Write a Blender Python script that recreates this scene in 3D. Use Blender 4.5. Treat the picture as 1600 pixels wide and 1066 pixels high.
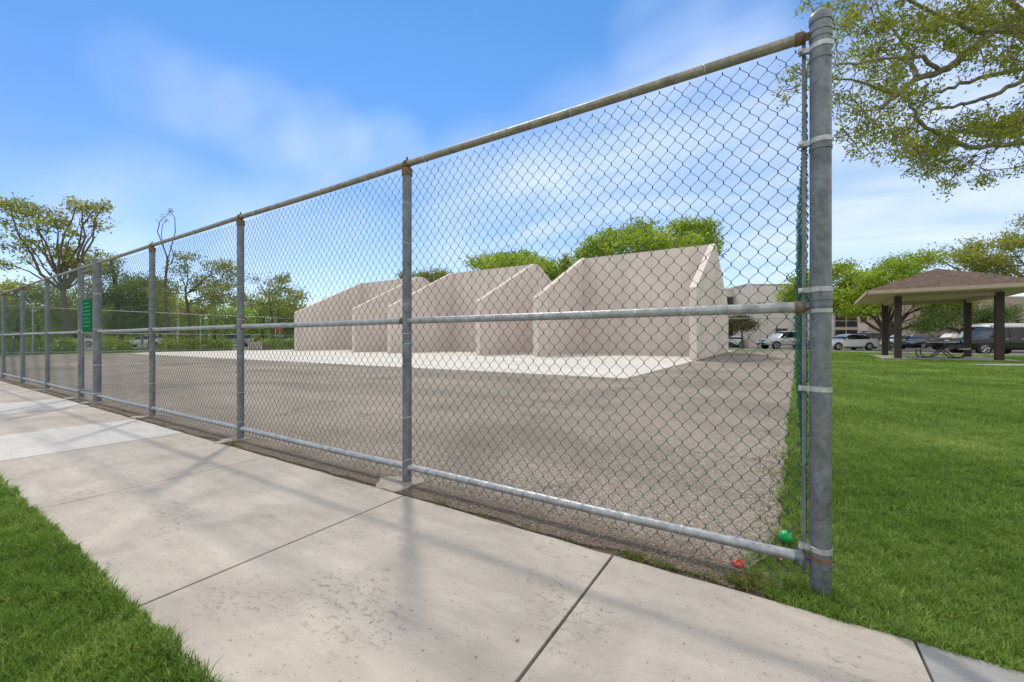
import bpy, math, random
import numpy as np
from mathutils import Vector, noise as mnoise
random.seed(7); rng = np.random.default_rng(7)
R = math.radians
scene = bpy.context.scene
COL = scene.collection
for o in list(bpy.data.objects): bpy.data.objects.remove(o)

# ------------------------------------------------------------------ camera
CH = 0.93; YAW = 32.4; F = 651.0
CA, SA = math.cos(R(YAW)), math.sin(R(YAW))
cam_d = bpy.data.cameras.new('camera'); cam = bpy.data.objects.new('camera', cam_d); COL.objects.link(cam)
cam.location = (0, 0, CH); cam.rotation_euler = (R(90), 0, R(YAW))
cam_d.sensor_width = 36; cam_d.lens = 36 * F / 1600; cam_d.shift_y = -2 / 1600
cam_d.clip_start = 0.02; cam_d.clip_end = 3000
scene.camera = cam
# ------------------------------------------------------------------ world, sun, exposure
SUN_EL = 54.7; SUN_AZ = math.degrees(math.atan2(-0.735, 0.678))
w = bpy.data.worlds.new('World'); scene.world = w; w.use_nodes = True
nt = w.node_tree; nt.nodes.clear(); N = nt.nodes; L = nt.links
def nd(t, **k):
    n = N.new(t)
    for a, b in k.items(): setattr(n, a, b)
    return n
sky = nd('ShaderNodeTexSky', sky_type='NISHITA', sun_disc=False)
sky.sun_elevation = R(SUN_EL); sky.sun_rotation = R(SUN_AZ); sky.air_density = 1.0; sky.dust_density = 0.0; sky.ozone_density = 3.0
hs = nd('ShaderNodeHueSaturation'); hs.inputs['Saturation'].default_value = 1.20; hs.inputs['Value'].default_value = 0.86
L.new(sky.outputs[0], hs.inputs['Color'])
tc = nd('ShaderNodeTexCoord'); sep = nd('ShaderNodeSeparateXYZ'); L.new(tc.outputs['Generated'], sep.inputs[0])
def mth(op, a, b=None, clamp=False):
    m = nd('ShaderNodeMath', operation=op); m.use_clamp = clamp
    for i, v in enumerate([a, b]):
        if v is None: continue
        if isinstance(v, (int, float)): m.inputs[i].default_value = v
        else: L.new(v, m.inputs[i])
    return m.outputs[0]
hu = nd('ShaderNodeMapRange'); L.new(sep.outputs['Z'], hu.inputs[0]); hu.inputs[1].default_value = 0.0; hu.inputs[2].default_value = 0.55; hu.inputs[3].default_value = 0.525; hu.inputs[4].default_value = 0.499; L.new(hu.outputs[0], hs.inputs['Hue'])
# soft cloud banks, each around its own bearing in the sky, broken up by streaky noise
zz = mth('ADD', mth('MAXIMUM', sep.outputs['Z'], 0.0), 0.25)
comb = nd('ShaderNodeCombineXYZ'); L.new(mth('DIVIDE', sep.outputs['X'], zz), comb.inputs[0]); L.new(mth('DIVIDE', sep.outputs['Y'], zz), comb.inputs[1])
def cnoise(scale, loc, rot, sc, lo, hi):
    mp = nd('ShaderNodeMapping'); mp.inputs['Location'].default_value = loc; mp.inputs['Rotation'].default_value = (0, 0, R(rot)); mp.inputs['Scale'].default_value = sc
    L.new(comb.outputs[0], mp.inputs[0])
    nz = nd('ShaderNodeTexNoise'); nz.inputs['Scale'].default_value = scale; nz.inputs['Detail'].default_value = 8; nz.inputs['Roughness'].default_value = 0.5; nz.inputs['Distortion'].default_value = 0.6
    L.new(mp.outputs[0], nz.inputs['Vector'])
    cr = nd('ShaderNodeMapRange'); cr.interpolation_type = 'SMOOTHSTEP'; cr.inputs[1].default_value = lo; cr.inputs[2].default_value = hi; L.new(nz.outputs['Fac'], cr.inputs[0]); return cr.outputs[0]
n1 = cnoise(1.3, (.5, .9, .3), 20, (.6, 1.5, 1), .30, .72); n2 = cnoise(3.2, (3.1, .2, .7), 35, (.5, 1.6, 1), .25, .80)
brk = mth('ADD', mth('MULTIPLY', n1, .45), mth('ADD', mth('MULTIPLY', n2, .45), .22))
acc = None
BANKS = [(230, 125, 4.5, .12), (320, 160, 4.5, .18), (410, 190, 5, .24), (510, 218, 5, .26), (610, 240, 5, .22), (780, 350, 12, .45), (940, 300, 13, .58), (1120, 260, 14, .62), (1040, 60, 6, .28), (1150, 35, 5, .22), (1420, 330, 18, .60), (1560, 300, 18, .55),
         (500, 420, 12, .30), (250, 370, 9, .28), (60, 420, 10, .2), (1500, 120, 10, .25)]
def bank(v, rad, st):
    global acc
    dp = nd('ShaderNodeVectorMath', operation='DOT_PRODUCT'); L.new(tc.outputs['Generated'], dp.inputs[0]); dp.inputs[1].default_value = v
    mr = nd('ShaderNodeMapRange'); mr.interpolation_type = 'SMOOTHERSTEP'; mr.inputs[1].default_value = math.cos(R(rad)); mr.inputs[2].default_value = 1.0; mr.inputs[4].default_value = st
    L.new(dp.outputs['Value'], mr.inputs[0]); acc = mr.outputs[0] if acc is None else mth('SUBTRACT', mth('ADD', acc, mr.outputs[0]), mth('MULTIPLY', acc, mr.outputs[0]))
for px_, py_, rad_, st_ in BANKS:
    v_ = Vector(((px_ - 800) / F, 1, (531 - py_) / F)).normalized(); v_ = Vector((v_.x * CA - v_.y * SA, v_.x * SA + v_.y * CA, v_.z)); bank(v_, rad_ * 1.25, st_ * 1.15)
view_acc = acc; acc = None      # unseen white cloud added overhead and behind the viewpoint as neutral fill light
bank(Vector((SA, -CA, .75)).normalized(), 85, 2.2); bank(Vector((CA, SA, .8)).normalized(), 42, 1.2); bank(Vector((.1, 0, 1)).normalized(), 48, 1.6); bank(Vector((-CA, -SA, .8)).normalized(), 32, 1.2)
fill_acc = mth('MINIMUM', mth('MAXIMUM', acc, 0.0), .95); acc = view_acc
haz = mth('MULTIPLY', mth('POWER', mth('SUBTRACT', 1.0, mth('MAXIMUM', sep.outputs['Z'], 0.0), True), 8.0), 0.30)
cl = mth('MINIMUM', mth('MAXIMUM', mth('MULTIPLY', acc, brk), haz), .92)
mix0 = nd('ShaderNodeMixRGB'); mix0.inputs[2].default_value = (4.7, 5.3, 7.0, 1)
L.new(cl, mix0.inputs[0]); L.new(hs.outputs[0], mix0.inputs[1])
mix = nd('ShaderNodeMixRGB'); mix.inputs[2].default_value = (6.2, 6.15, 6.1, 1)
L.new(fill_acc, mix.inputs[0]); L.new(mix0.outputs[0], mix.inputs[1])
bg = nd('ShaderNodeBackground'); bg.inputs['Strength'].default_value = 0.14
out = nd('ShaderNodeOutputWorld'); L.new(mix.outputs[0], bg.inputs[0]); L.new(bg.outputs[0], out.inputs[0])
sun_d = bpy.data.lights.new('sun', 'SUN'); sun = bpy.data.objects.new('sun', sun_d); COL.objects.link(sun)
sun_d.energy = 1.75; sun_d.angle = R(3.2); sun_d.color = (1.0, 0.90, 0.74)
sdir = Vector((-0.735 * math.cos(R(SUN_EL)), 0.678 * math.cos(R(SUN_EL)), math.sin(R(SUN_EL))))
sun.rotation_euler = sdir.to_track_quat('Z', 'Y').to_euler(); sun.location = (0, 0, 30)
scene.view_settings.view_transform = 'Standard'; scene.view_settings.look = 'None'
scene.view_settings.exposure = 0.50; scene.view_settings.gamma = 1
scene.render.engine = 'CYCLES'
scene.render.resolution_x = 1024; scene.render.resolution_y = 682

# ------------------------------------------------------------------ helpers
def cw(X, Z, h=0.0):           # metres right of / ahead of the viewpoint -> world
    return (X * CA - Z * SA, X * SA + Z * CA, h)
def at(px, Z, py=None):        # surveyed bearing + distance (+ height) -> world
    X = (px - 800) / F * Z
    return cw(X, Z, 0.0 if py is None else CH + (531 - py) * Z / F)

class MB:
    def __init__(s): s.v = []; s.f = []; s.m = []
    def add(s, vs, fs, mi=0):
        b = len(s.v); s.v += [tuple(v) for v in vs]
        s.f += [tuple(i + b for i in f) for f in fs]; s.m += [mi] * len(fs)
    def box(s, c, d, rz=0, mi=0, ax=None):
        hx, hy, hz = d[0] / 2, d[1] / 2, d[2] / 2
        ca, sa = math.cos(rz), math.sin(rz)
        vs = []
        for z in (-hz, hz):
            for x, y in ((-hx, -hy), (hx, -hy), (hx, hy), (-hx, hy)):
                vs.append((c[0] + x * ca - y * sa, c[1] + x * sa + y * ca, c[2] + z))
        s.add(vs, [(3, 2, 1, 0), (4, 5, 6, 7), (0, 1, 5, 4), (1, 2, 6, 5), (2, 3, 7, 6), (3, 0, 4, 7)], mi)
    def tube(s, pts, rad, k=8, caps=True, mi=0):
        pts = [Vector(p) for p in pts]
        if not hasattr(rad, '__len__'): rad = [rad] * len(pts)
        up = Vector((0, 0, 1)); rings = []
        t0 = (pts[1] - pts[0]).normalized()
        n = t0.cross(up if abs(t0.z) < 0.9 else Vector((1, 0, 0))).normalized()
        for i, p in enumerate(pts):
            if i == 0: t = t0
            elif i == len(pts) - 1: t = (pts[i] - pts[i - 1]).normalized()
            else: t = ((pts[i] - pts[i - 1]).normalized() + (pts[i + 1] - pts[i]).normalized()).normalized()
            n = (n - t * n.dot(t)).normalized(); b = t.cross(n)
            rings.append([p + (n * math.cos(2 * math.pi * j / k) + b * math.sin(2 * math.pi * j / k)) * rad[i] for j in range(k)])
        vs = [v for r in rings for v in r]; fs = []
        for i in range(len(pts) - 1):
            for j in range(k):
                a = i * k + j; c = i * k + (j + 1) % k
                fs.append((a, c, c + k, a + k))
        if caps:
            fs.append(tuple(range(k))[::-1]); fs.append(tuple(range((len(pts) - 1) * k, len(pts) * k)))
        s.add(vs, fs, mi)
    def lathe(s, prof, c=(0, 0, 0), k=24, mi=0, axis='z'):
        vs = []
        for r, z in prof:
            for j in range(k):
                a = 2 * math.pi * j / k
                p = (r * math.cos(a), r * math.sin(a), z)
                if axis == 'y': p = (p[0], p[2], p[1])
                if axis == 'x': p = (p[2], p[0], p[1])
                vs.append((c[0] + p[0], c[1] + p[1], c[2] + p[2]))
        fs = []
        for i in range(len(prof) - 1):
            for j in range(k):
                a = i * k + j; b = i * k + (j + 1) % k
                fs.append((a, b, b + k, a + k))
        fs.append(tuple(range(k))[::-1]); fs.append(tuple(range((len(prof) - 1) * k, len(prof) * k)))
        s.add(vs, fs, mi)
    def prism(s, poly, axis, a, b, mi=0):    # poly in the plane normal to axis
        def P(u, v, w): return {'x': (w, u, v), 'y': (u, w, v), 'z': (u, v, w)}[axis]
        n = len(poly); vs = [P(u, v, a) for u, v in poly] + [P(u, v, b) for u, v in poly]
        fs = [tuple(range(n))[::-1], tuple(range(n, 2 * n))] + [(i, (i + 1) % n, (i + 1) % n + n, i + n) for i in range(n)]
        s.add(vs, fs, mi)

def link(name, me, mats, parent=None, smooth=False, local=False):
    o = bpy.data.objects.new(name, me); COL.objects.link(o)
    for m in (mats if isinstance(mats, (list, tuple)) else [mats]): me.materials.append(m)
    if parent is not None:
        o.parent = parent
        if not local:
            l = parent
            off = Vector((0, 0, 0))
            while l is not None: off += l.location; l = l.parent
            o.location = -off
    if smooth:
        me.polygons.foreach_set('use_smooth', [True] * len(me.polygons))
    return o
def obj(name, mb, mats, parent=None, smooth=False, local=False):
    me = bpy.data.meshes.new(name); me.from_pydata(mb.v, [], mb.f)
    if any(mb.m): me.polygons.foreach_set('material_index', mb.m)
    me.update()
    o = link(name, me, mats, parent, smooth, local)
    if smooth:
        try:
            me.set_sharp_from_angle(angle=R(38))
        except Exception: pass
    return o
def npmesh(name, V, Fc, mats, parent=None, attr=None, smooth=False, local=False):
    me = bpy.data.meshes.new(name); k = Fc.shape[1]
    me.vertices.add(len(V)); me.vertices.foreach_set('co', V.astype(np.float32).ravel())
    me.loops.add(Fc.size); me.loops.foreach_set('vertex_index', Fc.astype(np.int32).ravel())
    me.polygons.add(len(Fc)); me.polygons.foreach_set('loop_start', np.arange(0, Fc.size, k, dtype=np.int32))
    try: me.polygons.foreach_set('loop_total', np.full(len(Fc), k, dtype=np.int32))
    except Exception: pass
    if attr is not None:
        a = me.attributes.new('tone', 'FLOAT', 'POINT'); a.data.foreach_set('value', attr.astype(np.float32))
    me.update(calc_edges=True)
    return link(name, me, mats, parent, smooth, local)
def tag(o, label, cat, group=None):
    o['label'] = label; o['category'] = cat
    if group: o['group'] = group
    return o
def thing(name, label, cat, loc=(0, 0, 0), group=None, rz=0):
    o = bpy.data.objects.new(name, None); COL.objects.link(o); o.location = loc; o.rotation_euler = (0, 0, rz); o.empty_display_size = .2
    return tag(o, label, cat, group)
def struct(o): o['kind'] = 'structure'; return o
def stuff(o, label, cat): o['kind'] = 'stuff'; return tag(o, label, cat)

# ------------------------------------------------------------------ materials
class M:
    """small node-material builder"""
    def __init__(s, name, col=(.5, .5, .5), rough=.7, metal=0, spec=.5):
        s.mat = bpy.data.materials.new(name); s.mat.use_nodes = True
        s.nt = s.mat.node_tree; s.b = s.nt.nodes['Principled BSDF']
        s.b.inputs['Base Color'].default_value = (*col, 1); s.b.inputs['Roughness'].default_value = rough
        s.b.inputs['Metallic'].default_value = metal; s.b.inputs['Specular IOR Level'].default_value = spec
        s.tc = s.nt.nodes.new('ShaderNodeTexCoord'); s.vec = s.tc.outputs['Object']
        s.col = None
    def n(s, t, **k):
        x = s.nt.nodes.new(t)
        for a, b in k.items(): setattr(x, a, b)
        return x
    def l(s, a, b): s.nt.links.new(a, b)
    def noise(s, scale, detail=4, rough=.5, dist=0, vec=None, stretch=None):
        x = s.n('ShaderNodeTexNoise'); x.inputs['Scale'].default_value = scale; x.inputs['Detail'].default_value = detail
        x.inputs['Roughness'].default_value = rough; x.inputs['Distortion'].default_value = dist
        v = vec or s.vec
        if stretch:
            mp = s.n('ShaderNodeMapping'); mp.inputs['Scale'].default_value = stretch; s.l(v, mp.inputs[0]); v = mp.outputs[0]
        s.l(v, x.inputs['Vector']); return x.outputs['Fac']
    def voro(s, scale, out='Distance', rnd=1):
        x = s.n('ShaderNodeTexVoronoi'); x.inputs['Scale'].default_value = scale; x.inputs['Randomness'].default_value = rnd; s.l(s.vec, x.inputs['Vector']); return x.outputs[out]
    def ramp(s, fac, stops, interp='LINEAR'):
        x = s.n('ShaderNodeValToRGB'); r = x.color_ramp; r.interpolation = interp
        while len(r.elements) < len(stops): r.elements.new(.5)
        for e, (p, c) in zip(r.elements, stops):
            e.position = p; e.color = (c, c, c, 1) if isinstance(c, (int, float)) else (*c, 1)
        s.l(fac, x.inputs[0]); return x.outputs[0]
    def mix(s, fac, a, b, mode='MIX'):
        x = s.n('ShaderNodeMixRGB', blend_type=mode)
        for i, v in enumerate((fac, a, b)):
            if isinstance(v, (int, float)): x.inputs[i].default_value = v if i == 0 else (v, v, v, 1)
            elif isinstance(v, tuple): x.inputs[i].default_value = (*v, 1)
            else: s.l(v, x.inputs[i])
        return x.outputs[0]
    def math(s, op, a, b=0, clamp=False):
        x = s.n('ShaderNodeMath', operation=op); x.use_clamp = clamp
        for i, v in enumerate((a, b)):
            if isinstance(v, (int, float)): x.inputs[i].default_value = v
            else: s.l(v, x.inputs[i])
        return x.outputs[0]
    def base(s, c): s.l(c, s.b.inputs['Base Color']); return s
    def rough(s, c): s.l(c, s.b.inputs['Roughness']); return s
    def bump(s, h, strength=.3, dist=.01):
        x = s.n('ShaderNodeBump'); x.inputs['Strength'].default_value = strength; x.inputs['Distance'].default_value = dist
        s.l(h, x.inputs['Height']); s.l(x.outputs[0], s.b.inputs['Normal']); return s
    def pos(s):
        g = s.n('ShaderNodeNewGeometry'); x = s.n('ShaderNodeSeparateXYZ'); s.l(g.outputs['Position'], x.inputs[0]); return x.outputs

def simple(name, col, rough=.6, metal=0, var=.12, scale=6, bump=0, bscale=80, spec=.5):
    m = M(name, col, rough, metal, spec)
    f = m.ramp(m.noise(scale, 5, .6), [(.3, 1 - var), (.7, 1 + var)])
    m.base(m.mix(1, col, f, 'MULTIPLY'))
    if bump: m.bump(m.noise(bscale, 4, .6), bump, .004)
    return m.mat

def foliage(name, c1, c2, c3, trans=.35):
    m = M(name, c1, .55, 0, .25)
    a = m.n('ShaderNodeAttribute'); a.attribute_name = 'tone'
    c = m.ramp(a.outputs['Fac'], [(0, c1), (.55, c2), (1, c3)])
    m.base(c)
    t = m.n('ShaderNodeBsdfTranslucent'); m.l(c, t.inputs[0])
    mx = m.n('ShaderNodeMixShader'); mx.inputs[0].default_value = trans
    m.l(m.b.outputs[0], mx.inputs[1]); m.l(t.outputs[0], mx.inputs[2])
    m.l(mx.outputs[0], m.nt.nodes['Material Output'].inputs[0])
    return m.mat

def galv(name, col=(.30, .315, .33), brown=.25, metal=.55):
    m = M(name, col, .5, metal, .5)
    spang = m.ramp(m.voro(70, 'Color'), [(0, .82), (1, 1.12)])
    big = m.ramp(m.noise(16, 7, .75, .5, stretch=(1, 1, .6)), [(.34, .62), (.5, .95), (.68, 1.3)])
    c = m.mix(1, m.mix(1, col, spang, 'MULTIPLY'), big, 'MULTIPLY')
    rust = m.ramp(m.noise(11, 6, .7), [(.52, 0), (.78, brown)])
    c = m.mix(rust, c, (.20, .14, .09))
    m.base(c); m.rough(m.ramp(m.noise(30, 4), [(.3, .38), (.7, .62)]))
    m.bump(m.noise(120, 3, .6), .12, .002)
    return m.mat

MAT = {}
MAT['galv'] = galv('galvanised_steel', (.165, .185, .21), .2, .4); MAT['galv_rail'] = galv('galvanised_rail', (.36, .385, .41), .25, .5)
MAT['galv_top'] = galv('weathered_rail', (.30, .275, .24), .55, .4); MAT['band'] = galv('bright_band', (.44, .46, .48), .08, .5)
MAT['tie'] = simple('aluminium_tie', (.62, .63, .64), .4, .6)
MAT['vinyl'] = simple('green_vinyl_wire', (.024, .082, .062), .38, 0, .25, 30)
MAT['vinyl_far'] = simple('far_green_wire', (.03, .07, .05), .5)
MAT['rust'] = simple('rusty_fitting', (.17, .11, .07), .8, .2, .4, 40)
MAT['bark'] = simple('bark', (.11, .085, .065), .9, 0, .35, 9, .8, 30)
MAT['bark_pale'] = simple('pale_bark', (.20, .17, .14), .9, 0, .35, 9, .8, 30)

# concrete
def concrete(name, col, mott=.16, stain=.5, scale=1.0, pits=True):
    m = M(name, col, .88, 0, .3)
    a = m.ramp(m.noise(1.6 * scale, 6, .65, .6), [(.32, 1 - mott * 1.5), (.66, 1 + mott * .7)])
    b = m.ramp(m.noise(9 * scale, 5, .65, stretch=(.35, 1.6, 1)), [(.3, .88), (.72, 1.08)])
    g = m.ramp(m.noise(300, 3, .6), [(.3, .78), (.7, 1.16)])
    c = m.mix(1, m.mix(1, m.mix(1, col, a, 'MULTIPLY'), b, 'MULTIPLY'), g, 'MULTIPLY')
    h = m.noise(260, 4, .6)
    st = m.ramp(m.noise(2.3 * scale, 8, .72, .6), [(.50, 0), (.68, stain * .7)])
    c = m.mix(st, c, (.33, .29, .25))
    if pits:
        area = m.ramp(m.noise(1.9, 3, .5), [(.555, 0), (.60, 1)])
        pit = m.ramp(m.noise(26, 6, .75, .4, stretch=(1, 1.6, 1)), [(.55, 0), (.59, 1)])
        pm = m.math('MULTIPLY', area, pit)
        c = m.mix(m.math('MULTIPLY', pm, .62), c, (.23, .20, .17))
        spk = m.ramp(m.noise(60, 2, .5), [(.66, 0), (.70, .7)])
        c = m.mix(spk, c, (.16, .14, .12))
        h = m.math('SUBTRACT', h, m.math('MULTIPLY', pm, 1.2))
    m.base(c); m.bump(h, .35, .003)
    return m
cm = concrete('sidewalk_concrete', (.45, .41, .362)); MAT['walk'] = cm.mat
MAT['walk_new'] = concrete('newer_sidewalk_concrete', (.52, .505, .485), .07, .2, pits=False).mat
MAT['walk_grey'] = concrete('grey_sidewalk_concrete', (.31, .315, .31), .12, .3, pits=False).mat
MAT['slab'] = concrete('court_slab_concrete', (.60, .575, .535), .08, .22, .35, False).mat
MAT['footing'] = concrete('footing_concrete', (.36, .33, .29), .15, .4, 4, False).mat

# asphalt court
m = M('court_asphalt', (.25, .23, .21), .9, 0, .3)
P = m.pos()
fine = m.ramp(m.voro(135, 'Color'), [(0, .34), (.5, .9), (.85, 1.3), (1, 2.5)])
mid = m.ramp(m.noise(38, 6, .75), [(.32, .66), (.68, 1.28)])
big = m.ramp(m.noise(.28, 6, .62, .9), [(.34, .68), (.48, .93), (.66, 1.12)])
str_ = m.ramp(m.noise(.55, 5, .6, .7, stretch=(.35, 1.5, 1)), [(.33, .80), (.6, 1.06)])
c = m.mix(1, (.285, .246, .205), fine, 'MULTIPLY')
for f in (mid, big, str_): c = m.mix(1, c, f, 'MULTIPLY')
crk = m.n('ShaderNodeTexVoronoi', feature='DISTANCE_TO_EDGE'); crk.inputs['Scale'].default_value = .42
dv = m.n('ShaderNodeVectorMath', operation='ADD'); nv = m.n('ShaderNodeTexNoise'); nv.inputs['Scale'].default_value = 2.5; nv.inputs['Detail'].default_value = 6; m.l(m.vec, nv.inputs['Vector']); m.l(m.vec, dv.inputs[0]); m.l(nv.outputs['Color'], dv.inputs[1]); m.l(dv.outputs[0], crk.inputs['Vector'])
ck = m.math('MULTIPLY', m.ramp(crk.outputs['Distance'], [(0, 1), (.006, .6), (.012, 0)]), m.ramp(m.noise(.5, 3), [(.46, 0), (.56, .6)]))
c = m.mix(ck, c, (.07, .06, .05))
edge = m.math('ADD', P['Y'], m.math('MULTIPLY', m.math('SUBTRACT', m.noise(2.2, 5, .6), .5), .35))
soil = m.ramp(m.math('SUBTRACT', edge, 1.5), [(.40, 1), (.60, 0)])
c = m.mix(m.math('MULTIPLY', soil, .85), c, m.mix(1, (.135, .105, .08), fine, 'MULTIPLY'))
m.base(c); m.bump(m.math('ADD', m.noise(190, 3, .7), m.math('MULTIPLY', m.voro(135), .8)), .7, .004)
MAT['asphalt'] = m.mat
MAT['road'] = simple('car_park_asphalt', (.13, .125, .12), .9, 0, .2, 2, .4)
m = M('soil', (.10, .075, .05), .95); m.base(m.mix(m.noise(30, 6, .7), (.05, .038, .027), (.20, .16, .12))); m.bump(m.noise(60, 5, .7), .8, .02); MAT['soil'] = m.mat
m = M('lawn_ground', (.06, .11, .02), .95)
c = m.mix(m.ramp(m.noise(.35, 5, .6), [(.35, 0), (.65, 1)]), (.17, .27, .05), (.26, .36, .075))
c = m.mix(m.ramp(m.noise(14, 6, .75), [(.35, .0), (.7, .8)]), c, (.10, .16, .03)); m.base(c); m.bump(m.noise(60, 5, .8), 1, .03); MAT['lawn'] = m.mat
MAT['grass'] = foliage('grass_blades', (.080, .155, .022), (.205, .340, .055), (.46, .54, .17), .5)
MAT['weed'] = foliage('weeds', (.05, .10, .015), (.14, .17, .03), (.34, .27, .10), .2)

# stucco of the court walls
m = M('pink_stucco', (.50, .43, .395), .92, 0, .2)
c = m.mix(1, (.67, .595, .555), m.ramp(m.noise(.5, 6, .6, .4), [(.3, .90), (.7, 1.05)]), 'MULTIPLY')
streak = m.ramp(m.noise(2.2, 6, .65, stretch=(1, 1, .12)), [(.35, .90), (.65, 1.04)])
c = m.mix(1, c, streak, 'MULTIPLY')
P = m.pos(); low = m.ramp(m.math('ADD', P['Z'], m.math('MULTIPLY', m.noise(1.4, 4), .9)), [(.55, .35), (1.6, 0)])
c = m.mix(low, c, (.60, .50, .42))
m.base(c); m.bump(m.noise(60, 4, .6), .25, .01); MAT['stucco'] = m.mat

# ------------------------------------------------------------------ ground
mb = MB(); g = 900; n = 12
mb.add([(-g, -g, -.022), (g, -g, -.022), (g, g, -.022), (-g, g, -.022)], [(0, 1, 2, 3)])
struct(obj('ground', mb, MAT['lawn']))
def rough_line(pts, step, amp, seed, close=False):
    out = []
    for i in range(len(pts) - 1):
        a, b = Vector(pts[i]), Vector(pts[i + 1]); n = max(1, int((b - a).length / step)); d = (b - a).normalized(); nr = Vector((-d.y, d.x))
        for k in range(n):
            p = a + (b - a) * k / n; q = p + nr * amp * mnoise.noise(Vector((p.x * 4.3 + seed, p.y * 4.3, seed))) * (1 if 0 < k else 0)
            out.append((q.x, q.y))
    out.append(tuple(pts[-1])); return out
def sheet(name, poly, z0, z1, mat):
    mb = MB(); mb.prism(poly, 'z', z0, z1); return struct(obj(name, mb, mat))
# soil strip under the fence line
sheet('soil_strip', [(-60, 1.6), (-.06, 1.6), (.02, 1.75), (.10, 2.3), (-.05, 2.6), (-60, 2.6)], -.10, -.014, MAT['soil'])
# asphalt court with a broken right and front edge
fr = rough_line([(-39.5, 1.80), (-8, 1.80), (-.10, 1.79)], .05, .05, 3)
rt = rough_line([(-.10, 1.79), (.00, 2.35), (.055, 3.4), (.12, 6), (.35, 12), (.8, 26), (1.3, 38)], .04, .05, 9)
sheet('asphalt_court', fr + rt + [(-39.5, 38)], -.09, -.004, MAT['asphalt'])
sheet('court_slab', [(-36, 9.73), (-3.0, 9.73), (-3.0, 40), (-39, 40), (-39, 20), (-36.5, 9.73)][:5] + [(-39, 12)], -.05, .022, MAT['slab'])
# sidewalk slabs with open joints
mb = MB()
joints = [1.9, .36, -.594, -1.88, -3.42, -5.0, -6.35, -8.1, -9.55, -11.2, -12.9, -14.6, -16.4, -18.2, -20, -24, -28, -34, -40]
for i in range(len(joints) - 1):
    x1, x0 = joints[i], joints[i + 1]
    gp = .004 if i not in (2,) else .008
    mi = {0: 2, 5: 1, 7: 1}.get(i, 0)
    a = rough_line([(x0 + gp, .510), (x1 - gp, .510)], .05, .010, i); b = rough_line([(x1 - gp, 1.752), (x0 + gp, 1.752)], .05, .008, i + 50)
    mb.prism(a + b, 'z', -.1, .0 if mi != 1 else .002, mi)
mb.prism([(1.908, .51), (6, .51), (6, 1.75), (1.908, 1.75)], 'z', -.1, 0, 2)
struct(obj('sidewalk', mb, [MAT['walk'], MAT['walk_new'], MAT['walk_grey']]))
# car park and its kerb
pk = [cw(*p)[:2] for p in [(12, 46), (20, 41), (25, 33), (27.0, 27.4), (29.5, 23.2), (40, 20.5), (90, 18), (150, 60), (60, 110), (10, 90)]]
sheet('car_park', pk, -.08, -.012, MAT['road'])
mb = MB()
for i in range(6):
    a, b = Vector(pk[i]), Vector(pk[i + 1]); c = (a + b) / 2; d = b - a
    mb.box((c.x, c.y, .035), (d.length + .05, .16, .11), math.atan2(d.y, d.x))
struct(obj('kerb', mb, MAT['slab']))
sheet('street', [(-75, -40), (-48, -40), (-48, 90), (-75, 90)], -.08, -.012, MAT['road'])
sheet('street_sidewalk', [(-45.5, -40), (-44, -40), (-44, 90), (-45.5, 90)], -.08, -.008, MAT['walk_new'])
mb = MB(); q = [cw(*p)[:2] for p in [(17.8, 15.0), (16.9, 15.25), (17.0, 15.7), (25, 15.5), (25, 14.4)]]
mb.prism(q, 'z', -.05, .012); struct(obj('path', mb, MAT['walk_grey']))

# ------------------------------------------------------------------ grass blades (numpy)
def fnoise(x, y, s, seed=0.):
    return sum(np.sin(x * s * a + y * s * b + c + seed) for a, b, c in ((1, .3, 1), (-.4, 1.1, 2), (.8, -.9, 4), (1.7, 1.3, .5))) / 4
def blades(name, P, hgt, wid, label, cat, mat, tone=None, lean=.8):
    n = len(P); a = rng.uniform(0, 2 * np.pi, n); ld = rng.uniform(0, 2 * np.pi, n)
    h = hgt * rng.uniform(.55, 1.25, n) * (1 + .35 * fnoise(P[:, 0], P[:, 1], 27) + .25 * fnoise(P[:, 0], P[:, 1], 61, 3)); wv = wid * rng.uniform(.6, 1.3, n)
    dx, dy = np.cos(a) * wv / 2, np.sin(a) * wv / 2
    lx, ly = np.cos(ld), np.sin(ld); le = h * rng.uniform(.1, lean, n) * 1.6
    V = np.zeros((n, 5, 3)); z0 = P[:, 2]
    V[:, 0] = np.stack([P[:, 0] - dx, P[:, 1] - dy, z0], 1); V[:, 1] = np.stack([P[:, 0] + dx, P[:, 1] + dy, z0], 1)
    V[:, 2] = np.stack([P[:, 0] + dx * .8 + lx * le * .35, P[:, 1] + dy * .8 + ly * le * .35, z0 + h * .6], 1)
    V[:, 3] = np.stack([P[:, 0] - dx * .8 + lx * le * .35, P[:, 1] - dy * .8 + ly * le * .35, z0 + h * .6], 1)
    V[:, 4] = np.stack([P[:, 0] + lx * le, P[:, 1] + ly * le, z0 + h], 1)
    b = np.arange(n) * 5
    F1 = np.stack([b, b + 1, b + 2], 1); F2 = np.stack([b, b + 2, b + 3], 1); F3 = np.stack([b + 3, b + 2, b + 4], 1)
    if tone is None: tone = rng.uniform(0, 1, n)
    o = npmesh(name, V.reshape(-1, 3), np.concatenate([F1, F2, F3]), mat, attr=np.repeat(tone, 5))
    return stuff(o, label, cat)
def fnoise(x, y, s, seed=0.):
    return sum(np.sin(x * s * a + y * s * b + c + seed) for a, b, c in ((1, .3, 1), (-.4, 1.1, 2), (.8, -.9, 4), (1.7, 1.3, .5))) / 4
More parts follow.
